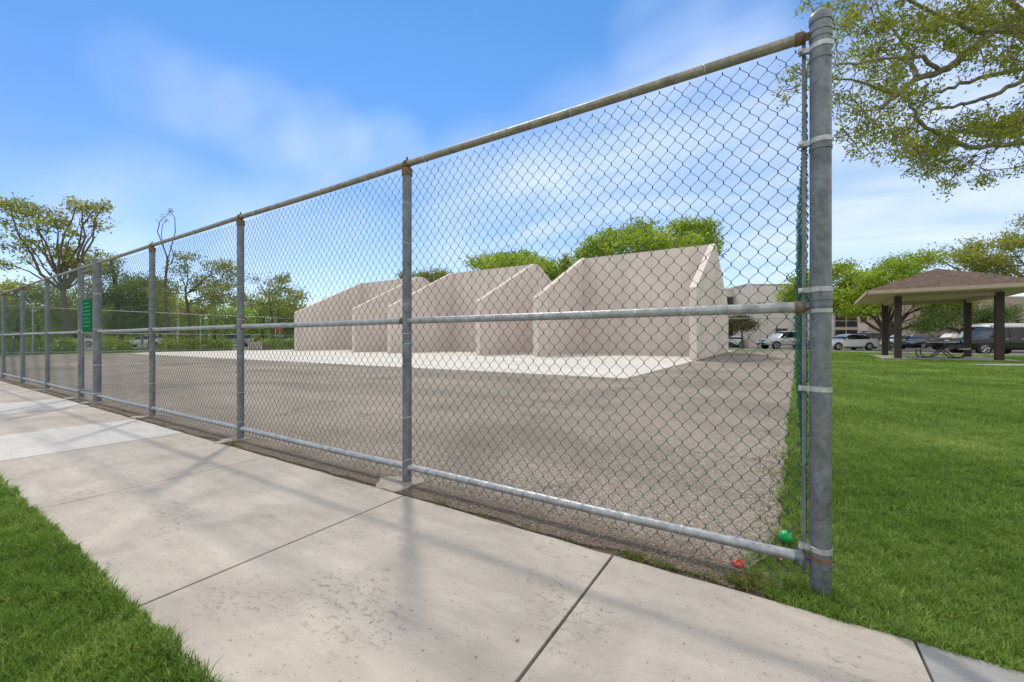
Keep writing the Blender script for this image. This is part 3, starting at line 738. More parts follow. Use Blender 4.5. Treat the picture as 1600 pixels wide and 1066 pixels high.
for line, r in (([(262, 405), (255, 385), (246, 362), (250, 346), (258, 338)], .05), ([(262, 405), (268, 385), (274, 362), (273, 340), (266, 331), (260, 336)], .045), ([(256, 388), (252, 368), (254, 352), (262, 342)], .035), ([(250, 352), (243, 342)], .02), ([(268, 412), (272, 398), (266, 384)], .05)):
    bt.tube([at(a, 36, b) for a, b in line], [r * (1 - .6 * i / len(line)) for i in range(len(line))], 5)
bare = [o for o in bpy.data.objects if o.name.startswith('bare_tree')][0]
obj('branch', bt, MAT['bark'], bare, True)
V_, F_, t_ = leafcloud(np.array([at(264, 36, 332), at(256, 36, 338), at(260, 36, 345), at(268, 36, 330)]), 16, .12, .09); npmesh('leaves', V_, F_, G['olive'], bare, attr=t_)
tree('shade_tree', 'airy olive tree with dark crooked limbs left of the second line post', 'tree', 300, 38, [(300, None), (298, 510), (290, 460)], .2,
     [(300, 405, 18, 9), (318, 415, 20, 10), (285, 420, 14, 9), (342, 412, 18, 10), (352, 428, 18, 12), (330, 440, 22, 12), (300, 440, 24, 14), (280, 455, 20, 14), (325, 465, 34, 16), (355, 460, 18, 14), (290, 485, 36, 18)], G['olive'], .5, 20, .12, .26)
tree('shade_tree', 'thin open crowned tree just right of the second line post', 'tree', 428, 42, [(428, None), (426, 500), (420, 465)], .18,
     [(418, 440, 14, 7), (400, 436, 9, 5), (432, 436, 14, 7), (446, 434, 12, 6), (440, 452, 18, 8), (410, 455, 18, 9), (455, 458, 18, 9), (475, 465, 16, 8), (390, 470, 18, 12), (425, 475, 28, 14), (460, 480, 26, 12)], G['olive'], .5, 20, .12, .26)
tree('shade_tree', 'dense olive green tree between gate and bare tree, lower crown', 'tree', 235, 46, [(235, None), (235, 500), (236, 470)], .2,
     [(232, 470, 28, 25), (250, 500, 30, 22), (215, 495, 28, 22), (262, 475, 18, 20)], G['mid'], .5, 24, .14, .42)
far_lab = ['bushy background tree at the left frame edge beyond the street', 'bushy background tree behind the thick gate posts beyond the street', 'bushy background tree behind the conifer beyond the street', 'bushy background tree behind the bare tree beyond the street', 'bushy background tree behind the airy olive tree beyond the street', 'bushy background tree at the end of the far court wall beyond the street', 'bushy background tree behind the thin open tree beyond the street']
for i, (px, Z) in enumerate([(-40, 52), (60, 55), (150, 56), (250, 58), (335, 56), (490, 60), (410, 58)]):
    o_ = random.uniform(-4, 4)
    tree('background_tree', far_lab[i], 'tree', px, Z, [(px, None), (px, 515), (px + 3, 495)], .25,
         [(px - 25, 490 + o_, 30, 16), (px + 25, 487 + o_, 30, 18), (px - 35, 510, 30, 14), (px + 30, 510, 35, 15)], G['mid'] if i % 2 else G['bright'], .24, 22, .22, .6, group='trees across the street')
# ---- behind the court walls
tree('shade_tree', 'full bright green tree crown rising behind the nearest court wall', 'tree', 1000, 47, [(1000, None), (1000, 480), (1000, 430)], .4,
     [(925, 392, 26, 16), (955, 380, 30, 18), (990, 372, 30, 16), (1025, 372, 28, 16), (1060, 362, 26, 15), (1088, 366, 22, 17), (1105, 378, 12, 14), (905, 398, 14, 8), (1000, 400, 70, 24), (1070, 395, 45, 26), (940, 405, 40, 18)], G['bright'], .46, 26, .17, .38)
tree('shade_tree', 'green tree crown showing above the middle court wall', 'tree', 800, 50, [(800, None), (800, 480), (800, 440)], .35,
     [(750, 413, 20, 10), (785, 408, 24, 11), (815, 402, 24, 11), (845, 412, 20, 13), (862, 425, 14, 16), (800, 425, 55, 16), (850, 440, 25, 20)], G['bright'], .46, 26, .17, .36)
tree('shade_tree', 'small olive crown showing above the farthest court wall beside the line post', 'tree', 668, 58, [(668, None), (668, 480), (668, 445)], .3,
     [(655, 430, 14, 8), (680, 427, 16, 7), (632, 432, 7, 7), (668, 440, 30, 10), (698, 430, 12, 5)], G['olive'], .6, 24, .16, .35)
tree('shade_tree', 'sliver of tree in the gap between middle and nearest court walls', 'tree', 882, 58, [(882, None), (882, 480), (882, 440)], .3,
     [(882, 415, 12, 10), (878, 430, 14, 14)], G['mid'], .6, 24, .17, .4)
# ---- right side
tree('shade_tree', 'green tree behind the end post in front of the flats', 'tree', 1275, 41, [(1275, None), (1275, 510), (1278, 475)], .28,
     [(1236, 447, 18, 14), (1225, 466, 16, 12), (1250, 468, 26, 18), (1285, 430, 24, 14), (1312, 420, 20, 9), (1310, 445, 30, 16), (1290, 470, 38, 20), (1330, 470, 26, 18)], G['bright'], .8, 28, .13, .36)
tree('shade_tree', 'wide spreading tree with many low limbs left of the pavilion roof', 'tree', 1386, 37, [(1386, None), (1386, 535), (1384, 515)], .32,
     [(1345, 440, 26, 13), (1372, 425, 24, 12), (1398, 414, 24, 12), (1425, 407, 22, 11), (1445, 425, 22, 13), (1340, 468, 34, 16), (1385, 455, 34, 18), (1425, 450, 34, 18), (1455, 470, 30, 14), (1330, 486, 24, 10), (1440, 485, 30, 10), (1395, 480, 40, 10)], G['bright'], .75, 28, .12, .34, depth=1.2)
sh = MB(); wt = bpy.data.objects[-1] if False else None
limbs = [[(1386, 522), (1365, 512), (1348, 500), (1338, 487)], [(1386, 524), (1372, 505), (1362, 492), (1350, 482)], [(1387, 520), (1383, 500), (1372, 485)], [(1388, 522), (1405, 505), (1420, 490), (1436, 482)], [(1388, 524), (1410, 514), (1432, 508), (1450, 495)], [(1386, 522), (1392, 500), (1398, 484)]]
for l_ in limbs: sh.tube([at(a, 36.6 + .5 * i * random.uniform(-1, 1), b) for i, (a, b) in enumerate(l_)], [.15, .12, .09, .06], 6)
wtree = [o for o in bpy.data.objects if o.get('label', '').startswith('wide spreading tree')][0]
obj('limb', sh, MAT['bark'], wtree, True)
tree('willowy_bush', 'broad soft pale green shrub tree seen through the pavilion', 'shrub', 1500, 34, [(1500, None), (1500, 530), (1498, 518)], .16,
     [(1470, 494, 24, 12), (1500, 488, 26, 13), (1535, 490, 26, 13), (1560, 496, 18, 12), (1452, 506, 18, 8), (1480, 508, 26, 9), (1525, 508, 30, 9), (1440, 512, 10, 5)], G['soft'], 1.3, 34, .09, .28)
tree('shade_tree', 'large tree with grey limbs rising over the pavilion roof at right edge', 'tree', 1640, 33, [(1640, None), (1640, 500), (1632, 440)], .4,
     [(1500, 402, 20, 8), (1522, 385, 20, 9), (1545, 392, 22, 12), (1572, 385, 22, 12), (1598, 372, 22, 14), (1590, 350, 16, 7), (1565, 410, 30, 10), (1600, 405, 30, 16), (1580, 424, 26, 7), (1480, 404, 12, 6), (1530, 408, 24, 8), (1640, 380, 40, 40), (1680, 400, 40, 40)], G['mid'], .8, 26, .11, .32, 'bark_pale')
tree('small_tree', 'small dry leaved tree by the white car in front of the flats', 'tree', 1160, 45, [(1160, None), (1160, 530), (1159, 518)], .16,
     [(1148, 503, 12, 8), (1168, 500, 14, 8), (1158, 510, 16, 6), (1176, 508, 8, 6)], G['dry'], 1.4, 24, .12, .3)
# ---- overhanging tree at right
OZ = 8.2
root = thing('overhanging_tree', 'near tree at upper right whose leafy boughs hang into the sky', 'tree', at(1960, 9.5))
wood = MB(); bz = at(1960, 9.5)
trk = [Vector((bz[0], bz[1], -.1)), Vector(at(1955, 9.5, 420)), Vector(at(1930, 9.3, 250)), Vector(at(1880, 9.0, 150))]
wood.tube(trk, [.32, .25, .22, .18], 12)
limbs = [([(1880, 150, 9.0), (1760, 110, 8.8), (1650, 75, 8.5), (1590, 48, 8.3), (1560, 44, 8.2), (1530, 65, 8.1), (1500, 95, 8.0), (1470, 112, 7.9), (1432, 122, 7.8), (1400, 150, 7.7), (1375, 170, 7.6)], .10),
         ([(1470, 112, 7.9), (1440, 92, 7.6), (1400, 90, 7.3), (1360, 95, 7.0), (1310, 100, 6.8)], .035),
         ([(1432, 122, 7.8), (1428, 100, 8.1), (1426, 80, 8.4), (1390, 40, 8.6), (1370, 5, 8.8)], .04),
         ([(1880, 150, 9.0), (1750, 130, 9.1), (1640, 100, 9.2), (1590, 110, 9.2), (1545, 120, 9.1), (1500, 130, 9.0), (1470, 145, 9.0)], .07),
         ([(1930, 250, 9.3), (1780, 180, 9.0), (1660, 128, 8.8), (1600, 122, 8.7), (1560, 145, 8.6), (1520, 160, 8.5), (1490, 165, 8.4), (1455, 172, 8.3)], .06),
         ([(1930, 250, 9.3), (1780, 250, 8.6), (1680, 230, 8.2), (1600, 222, 7.9), (1560, 228, 7.7), (1510, 230, 7.6), (1475, 215, 7.5), (1440, 190, 7.4), (1420, 165, 7.3)], .06),
         ([(1650, 75, 8.5), (1600, 20, 8.2), (1540, -20, 7.9), (1450, -60, 7.6)], .06),
         ([(1590, 48, 8.3), (1520, 50, 8.0), (1480, 30, 7.7), (1440, 10, 7.5), (1350, -20, 7.2)], .045),
         ([(1400, 150, 7.7), (1350, 130, 7.5), (1300, 118, 7.3), (1262, 120, 7.2), (1235, 140, 7.1)], .02),
         ([(1560, 228, 7.7), (1540, 245, 7.6), (1535, 262, 7.5), (1555, 275, 7.5)], .015),
         ([(1440, 190, 7.4), (1430, 235, 7.3), (1450, 260, 7.3), (1470, 285, 7.2)], .015)]
nodes = []
for l_, r in limbs:
    pts = [Vector(at(a, Z, b)) for a, b, Z in l_]; fine = []
    for i in range(len(pts) - 1):
        for t in (0, .33, .66): fine.append(pts[i].lerp(pts[i + 1], t) + Vector((random.gauss(0, .02), random.gauss(0, .02), random.gauss(0, .02))))
    fine.append(pts[-1]); n = len(fine)
    wood.tube(fine, [max(.010, r * (1.15 - .8 * i / n)) for i in range(n)], 7)
    nodes += fine
regions = [(1330, 30, 45, 40, 44), (1370, 90, 60, 40, 60), (1310, 140, 30, 30, 18), (1350, 185, 40, 35, 30), (1400, 45, 60, 45, 60), (1460, 40, 60, 40, 80), (1530, 25, 60, 40, 90), (1590, 30, 50, 40, 70), (1380, 140, 50, 40, 48), (1430, 150, 50, 35, 42),
           (1400, 215, 45, 35, 55), (1450, 225, 55, 35, 70), (1510, 200, 50, 28, 50), (1560, 205, 45, 25, 50), (1600, 190, 35, 30, 40), (1480, 262, 40, 20, 26), (1535, 282, 14, 7, 7), (1478, 290, 8, 14, 6), (1240, 125, 22, 18, 9), (1225, 155, 12, 14, 3), (1275, 95, 25, 30, 9), (1270, 8, 28, 10, 7), (1320, 210, 12, 12, 4),
           (1560, 100, 40, 30, 30), (1590, 265, 30, 18, 8), (1440, 255, 40, 20, 22), (1500, 75, 45, 22, 30), (1640, 100, 60, 120, 130), (1720, 120, 80, 130, 130), (1830, 120, 90, 140, 120), (1500, -60, 140, 50, 120), (1700, -60, 160, 70, 140), (1930, 80, 90, 130, 90)]
T = []
for cx_, cy_, rx, ry, n_ in regions:
    for _ in range(int(n_ * 1.05)):
        a = random.gauss(0, .52) * rx + cx_; b = random.gauss(0, .52) * ry + cy_; Z = random.uniform(7.0, 9.2)
        t_ = Vector(at(a, Z, b)); T.append(t_)
        nr = min(nodes, key=lambda q: (q - t_).length); 
        if (nr - t_).length < 2.2:
            tw = curve(nr, t_, .3, 5); wood.tube(tw, [.012, .009, .007, .005, .003], 3, False)
            if (nr - t_).length > .5: T.append(tw[3] + Vector((random.gauss(0, .04), random.gauss(0, .04), random.gauss(0, .04))))
            nodes.append(tw[2])
obj('trunk', wood, MAT['bark_pale'], root, True)
V_, F_, t_ = leafcloud(np.array([tuple(q) for q in T]), 24, .075, .034, .7)
npmesh('crown', V_, F_, foliage('overhang_leaves', (.055, .095, .015), (.25, .30, .035), (.56, .53, .08), .55), root, attr=t_)

# ---- hedges
G['hedge'] = foliage('hedge_leaves', (.12, .20, .02), (.36, .46, .05), (.62, .66, .12), .6)
def hedge(p0, p1, wdt, hgt, label, mat, group=None):
    a, b = Vector(p0), Vector(p1); L_ = (b - a).length; c = (a + b) / 2
    root = thing('hedge', label, 'hedge', (c.x, c.y, 0), group)
    n = int(L_ * hgt * wdt * 90); d = (b - a) / L_; nr = Vector((-d.y, d.x, 0))
    C = [a + d * random.uniform(0, L_) + nr * random.uniform(-wdt / 2, wdt / 2) + Vector((0, 0, random.uniform(.05, hgt))) for _ in range(n)]
    wd = MB(); wd.tube([a + Vector((0, 0, .03)), b + Vector((0, 0, .03))], .04, 4)
    for _ in range(int(L_ * 2)):
        q = a + d * random.uniform(0, L_); wd.tube([q, q + Vector((random.uniform(-.02, .02), 0, .05)), q + Vector((random.uniform(-.1, .1), random.uniform(-.1, .1), hgt * .8))], [.03, .02, .01], 4)
    obj('stems', wd, MAT['bark'], root)
    V, Fc, tn = leafcloud(np.array([tuple(q) for q in C]), 9, .09, .075); npmesh('foliage', V, Fc, mat, root, attr=tn); return root
hedge(at(245, 32.3), at(363, 36.5), 1.0, 1.0, 'clipped green hedge left of the second line post', G['hedge'])
hedge(at(405, 37.2), at(470, 40.5), 1.0, .98, 'clipped green hedge touching the farthest court wall', G['hedge'])
hedge(at(155, 30.5), at(206, 31.6), 1.0, 1.0, 'short clipped hedge just right of the gate', G['hedge'])
hedge(at(35, 27.5), at(124, 29.6), 1.0, 1.0, 'long clipped hedge left of the gate', G['hedge'])
hedge(at(-60, 24.8), at(28, 27.3), 1.0, 1.0, 'clipped hedge at the left frame edge', G['hedge'])
# slatted timber bin
bn = thing('slatted_bin', 'weathered grey wooden slatted bin between two hedges', 'bin', at(403, 36)); p = at(403, 36)
mb = MB(); rz = R(YAW)
for j in range(7):
    q = cw((403 - 800) / F * 36 - .54 + j * .18, 35.6); mb.box((q[0], q[1], .38), (.12, .03, .66), rz)
obj('slats', mb, simple('grey_timber', (.34, .31, .28), .9, 0, .2, 9), bn)
mb = MB(); mb.box((p[0], p[1], .32), (1.1, .7, .56), rz); obj('box', mb, simple('dark_timber', (.10, .085, .07), .9), bn)
# light poles
for i, (px, Z, yt, lab) in enumerate([(222, 46, 463, 'pale street light pole between gate and first line post'), (277, 47, 449, 'white street light pole right of the first line post')]):
    b = at(px, Z); r_ = thing('street_lamp', lab, 'street lamp', (b[0], b[1], 0), 'street light poles'); h = at(px, Z, yt)[2]
    mb = MB(); mb.tube([(b[0], b[1], 0), (b[0], b[1], h)], [.13, .10], 8); obj('pole', mb, simple('pale_pole_paint', (.62, .62, .60), .6), r_, True)
    mb = MB(); mb.lathe([(.12, h - .02), (.34, h + .02), (.34, h + .10), (.10, h + .16)], (b[0], b[1], 0), 12); obj('lamp_head', mb, simple('lamp_grey', (.3, .3, .3), .5), r_)
b = at(437, 47); r_ = thing('red_sign', 'small red sign on a post beyond the far hedge', 'sign', (b[0], b[1], 0))
mb = MB(); mb.tube([(b[0], b[1], 0), (b[0], b[1], 2.2)], .05, 8); obj('pole', mb, MAT['galv_rail'], r_)
mb = MB(); mb.box((b[0], b[1], 2.05), (.75, .06, .5), R(YAW)); obj('board', mb, simple('sign_red', (.45, .06, .04), .5), r_)

# ------------------------------------------------------------------ pavilion
PAV = (18.8, 20.3); E1 = (.807, -.59); E2 = (.59, .807)
def pv(u, v, h=0): return cw(PAV[0] + u * E1[0] + v * E2[0], PAV[1] + u * E1[1] + v * E2[1], h)
c0 = pv(1.65, 2.4); prz = R(YAW) + math.atan2(E1[1], E1[0])
pav = thing('pavilion', 'open picnic pavilion with brown shingle hip roof on four dark posts', 'pavilion', (c0[0], c0[1], 0))
MAT['post_brown'] = simple('dark_brown_post', (.040, .030, .026), .8, 0, .25, 6)
MAT['fascia'] = simple('tan_fascia', (.41, .33, .26), .7, 0, .1, 3)
m = M('shingles', (.1, .07, .055), .95)
c = m.mix(m.ramp(m.voro(7, 'Color'), [(0, 0), (1, 1)]), (.055, .038, .027), (.135, .088, .060)); m.base(c)
P = m.pos(); wv = m.math('FRACT', m.math('MULTIPLY', P['Z'], 14)); m.bump(wv, .6, .02); MAT['shingle'] = m.mat
for (u, v) in ((0, 0), (3.3, 0), (0, 4.8), (3.3, 4.8)):
    q = pv(u, v); mb = MB(); mb.box((q[0], q[1], 1.5), (.26, .26, 3.05), prz); obj('post', mb, MAT['post_brown'], pav)
OV = 1.25; EH = 3.08
mb = MB(); crn = [(-OV, -OV), (3.3 + OV, -OV), (3.3 + OV, 4.8 + OV), (-OV, 4.8 + OV)]
vs = [pv(u, v, EH + .20) for u, v in crn] + [pv(1.65, 1.9, 4.50), pv(1.65, 2.9, 4.50)]
mb.add(vs, [(0, 1, 4), (1, 2, 5, 4), (2, 3, 5), (3, 0, 4, 5), (3, 2, 1, 0)]); obj('roof', mb, MAT['shingle'], pav)
mb = MB()
for i in range(4):
    a, b = crn[i], crn[(i + 1) % 4]; A, B = Vector(pv(*a)), Vector(pv(*b)); c = (A + B) / 2; d = B - A
    mb.box((c.x, c.y, EH + .12), (d.length + .05, .05, .16), math.atan2(d.y, d.x))
    inn = .17; 
obj('fascia', mb, MAT['fascia'], pav)
mb = MB(); cc = pv(1.65, 2.4, EH + .03); mb.box(cc, (3.3 + 2 * OV - .08, 4.8 + 2 * OV - .08, .03), prz); obj('soffit', mb, simple('tan_soffit', (.52, .42, .33), .8, 0, .1, 3), pav)
mb = MB()
for (u0, v0, u1, v1) in ((0, 0, 3.3, 0), (0, 4.8, 3.3, 4.8), (0, 0, 0, 4.8), (3.3, 0, 3.3, 4.8)):
    A, B = Vector(pv(u0, v0)), Vector(pv(u1, v1)); c = (A + B) / 2; d = B - A; mb.box((c.x, c.y, EH - .09 - .004 * (v0 == v1)), (d.length, .16, .20 - .012 * (v0 == v1)), math.atan2(d.y, d.x))
obj('beam', mb, MAT['fascia'], pav)
mb = MB(); q = pv(1.65, 2.4, -.05); mb.box(q, (4.6, 6.0, .16), prz); obj('floor_slab', mb, simple('pavilion_slab', (.30, .285, .27), .9, 0, .15, 2), pav)
# picnic table
pt = pv(1.85, 2.1, .03); tab = thing('picnic_table', 'metal picnic table with crossed tube legs under the pavilion', 'picnic table', pt)
tz = R(YAW) + R(38)
def tl(u, v, z): return (pt[0] + u * math.cos(tz) - v * math.sin(tz), pt[1] + u * math.sin(tz) + v * math.cos(tz), pt[2] + z)
MAT['table'] = simple('weathered_table_top', (.40, .36, .32), .7, 0, .2, 8); MAT['tube'] = simple('dark_tube', (.03, .026, .025), .5)
mb = MB(); mb.box(tl(0, 0, .78), (2.1, .82, .05), tz); obj('tabletop', mb, MAT['table'], tab)
for s in (-1, 1):
    mb = MB(); mb.box(tl(0, s * .80, .45), (1.9, .28, .04), tz); obj('bench_seat', mb, MAT['table'], tab)
    for q in (-1, 1):
        mb = MB()
        mb.tube([tl(q * .6, -s * .28, .74), tl(q * .6, s * .05, .38), tl(q * .6, s * .32, .06), tl(q * .6, s * .42, .02), tl(q * .6, s * .66, .02), tl(q * .6, s * .82, .12), tl(q * .6, s * .84, .43)], .028, 8)
        obj('leg_frame', mb, MAT['tube'], tab, True)

# ------------------------------------------------------------------ flats
MAT['wallpale'] = simple('pale_stucco_flats', (.72, .66, .63), .9, 0, .05, .8); MAT['walltan'] = simple('tan_stucco_flats', (.36, .29, .24), .9, 0, .05, .8)
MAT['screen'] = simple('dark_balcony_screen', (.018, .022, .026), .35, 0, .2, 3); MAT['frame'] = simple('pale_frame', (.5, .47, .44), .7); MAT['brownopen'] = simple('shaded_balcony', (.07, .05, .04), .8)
def building(label, cx_, Z, wdt, dep, hgt, mat, rot=0., items=(), parap=.25):
    b = cw(cx_, Z); rz = R(YAW + rot)
    root = thing('apartment_building', label, 'building', (b[0], b[1], 0))
    def lp(u, v, z): return (b[0] + u * math.cos(rz) - v * math.sin(rz), b[1] + u * math.sin(rz) + v * math.cos(rz), z)
    mb = MB(); mb.box(lp(0, dep / 2, hgt / 2), (wdt, dep, hgt), rz); obj('wall', mb, mat, root)
    mb = MB(); mb.box(lp(0, dep / 2, hgt + .06), (wdt + .12, dep + .12, .14), rz); obj('parapet', mb, MAT['frame'], root)
    for kind, u0, u1, z0, z1 in items:
        u, z, ww, hh = (u0 + u1) / 2, (z0 + z1) / 2, u1 - u0, z1 - z0
        if kind in ('screen', 'open'):
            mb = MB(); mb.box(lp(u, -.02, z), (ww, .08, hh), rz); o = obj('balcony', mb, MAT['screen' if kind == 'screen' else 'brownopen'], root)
            mb = MB()
            for zz_ in (z0, z1): mb.box(lp(u, -.06, zz_), (ww + .1, .12, .12), rz)
            k = max(1, int(ww / 1.6))
            for j in range(k + 1): mb.box(lp(u0 + ww * j / k, -.07, z), (.09, .1, hh - .12), rz)
            if kind == 'screen': mb.box(lp(u, -.065, z0 + .95), (ww, .06, .06), rz)
            obj('balcony_frame', mb, MAT['frame'], o)
        elif kind == 'win':
            mb = MB(); mb.box(lp(u, -.01, z), (ww, .06, hh), rz); o = obj('window', mb, MAT['screen'], root)
            mb = MB()
            for zz_ in (z0, z1): mb.box(lp(u, -.04, zz_), (ww + .1, .08, .07), rz)
            for uu in (u0, u, u1): mb.box(lp(uu, -.042, z), (.05, .07, hh - .07), rz)
            obj('window_frame', mb, MAT['frame'], o)
        elif kind == 'pier':
            mb = MB(); mb.box(lp(u, -.35, z), (ww, .7, hh), rz); obj('wall_pier', mb, mat, root)
    return root
building('pale block of flats behind the silver pickup, mostly blank wall', 32.6, 50, 9.0, 8, 7.5, MAT['wallpale'], 0, [('pier', -4.5, -3.6, 0, 7.3), ('pier', 1.6, 4.4, 0, 4.6), ('win', -1.0, .4, 1.2, 2.3), ('win', -3.4, -2.2, 4.4, 5.4)])
building('pale flats wing with brown balcony openings beside the court wall', 27.0, 53, 5.0, 7, 7.2, MAT['wallpale'], 0, [('open', .2, 2.0, 4.4, 6.4), ('open', .2, 2.0, 1.0, 3.2), ('pier', -.6, .0, 0, 7.1)])
building('long pale flats with dark screened balconies behind the white sedan', 52, 60, 26, 9, 6.6, MAT['wallpale'], 0,
         [('screen', -12.5, -11.2, 3.4, 5.6), ('screen', -5.6, -2.3, 2.7, 4.75), ('screen', -5.6, -2.3, .6, 2.4), ('screen', -12.5, -8.6, .3, 2.2), ('win', -1.9, -.9, 3.4, 4.3), ('screen', 1.4, 4.0, 2.7, 4.75), ('screen', 1.4, 4.0, .6, 2.4), ('screen', 6.6, 9.2, 2.7, 4.75), ('screen', 6.6, 9.2, .6, 2.4), ('win', -1.7, -.3, 1.3, 2.2)])
building('tan building at the right edge behind the pavilion', 54, 46, 14, 9, 5.6, MAT['walltan'], 0, [('win', -4, -2.6, 1.2, 2.6), ('pier', -6.9, -5.8, 0, 6.2)])
# small palm at right
b = at(1588, 38); pl = thing('palm_tree', 'small palm in front of the tan building at right', 'palm', (b[0], b[1], 0))
mb = MB(); mb.tube([(b[0], b[1], 0), (b[0] + .05, b[1], 1.4), (b[0], b[1], 2.5)], [.16, .13, .11], 8); obj('trunk', mb, MAT['bark'], pl)
mb = MB()
for j in range(26):
    a = j * 2.4; el = random.uniform(-.3, 1.1); c = Vector((b[0], b[1], 2.5)); d = Vector((math.cos(a), math.sin(a), 0)); L_ = random.uniform(.9, 1.3)
    prev = c
    for t in range(1, 5):
        f = t / 4; q = c + d * L_ * f * math.cos(el * .6) + Vector((0, 0, L_ * (math.sin(el) * f - .55 * f * f)))
        sd = Vector((-d.y, d.x, 0)) * .13 * math.sin(math.pi * min(.95, f + .1))
        sp = Vector((-d.y, d.x, 0)) * .13 * math.sin(math.pi * min(.95, f - .15 if f > .25 else .12))
        mb.add([prev - sp, prev + sp, q + sd, q - sd], [(0, 1, 2, 3)]); prev = q
me_ = obj('fronds', mb, simple('palm_green', (.06, .10, .03), .6), pl)

# ------------------------------------------------------------------ cars
MAT['tyre'] = simple('tyre', (.02, .02, .02), .85); MAT['rim'] = simple('alloy', (.45, .46, .48), .35, .7); MAT['glass'] = simple('car_glass', (.015, .018, .02), .16, 0, .05, spec=.35); MAT['lamp'] = simple('headlamp', (.6, .62, .62), .15); MAT['tail'] = simple('tail_lamp', (.35, .02, .02), .25)
MAT['trim'] = simple('black_trim', (.02, .02, .02), .6); MAT['chrome'] = simple('chrome', (.6, .6, .62), .2, .9); MAT['shadowpan'] = MAT['trim']
PROF = {   # x from nose (0) to tail (1): hood/belt line z, roof z (or None), half width
 'sedan': dict(L=4.8, W=1.82, H=1.46, belt=[(0, .52), (.02, .66), (.08, .74), (.26, .90), (.36, .95), (.60, .98), (.82, 1.02), (.93, 1.02), (.985, .93), (1, .60)], roof=[(.27, 0), (.42, .90), (.49, .99), (.57, 1.0), (.68, .88), (.86, 0)], wb=(.185, .77), wr=.335, B=.27),
 'suv': dict(L=4.7, W=1.88, H=1.74, belt=[(0, .60), (.015, .86), (.06, .97), (.24, 1.07), (.33, 1.10), (.60, 1.12), (.88, 1.14), (.97, 1.12), (.99, .95), (1, .60)], roof=[(.24, 0), (.38, .90), (.46, .99), (.65, 1.0), (.88, .96), (.97, 0)], wb=(.185, .77), wr=.37, B=.33),
 'pickup': dict(L=5.3, W=1.95, H=1.80, belt=[(0, .62), (.015, .92), (.06, 1.03), (.24, 1.10), (.32, 1.13), (.60, 1.14), (.72, 1.14), (.97, 1.12), (.99, 1.0), (1, .62)], roof=[(.23, 0), (.36, .90), (.42, .99), (.56, 1.0), (.66, .95), (.72, 0)], wb=(.18, .79), wr=.39, B=.40),
 'van': dict(L=5.6, W=2.0, H=2.15, belt=[(0, .62), (.015, .95), (.05, 1.08), (.14, 1.22), (.22, 1.28), (.60, 1.30), (.90, 1.30), (.98, 1.28), (.99, 1.0), (1, .62)], roof=[(.13, 0), (.24, .85), (.30, .98), (.65, 1.0), (.95, .98), (.99, .0)], wb=(.16, .78), wr=.36, B=.36),
}
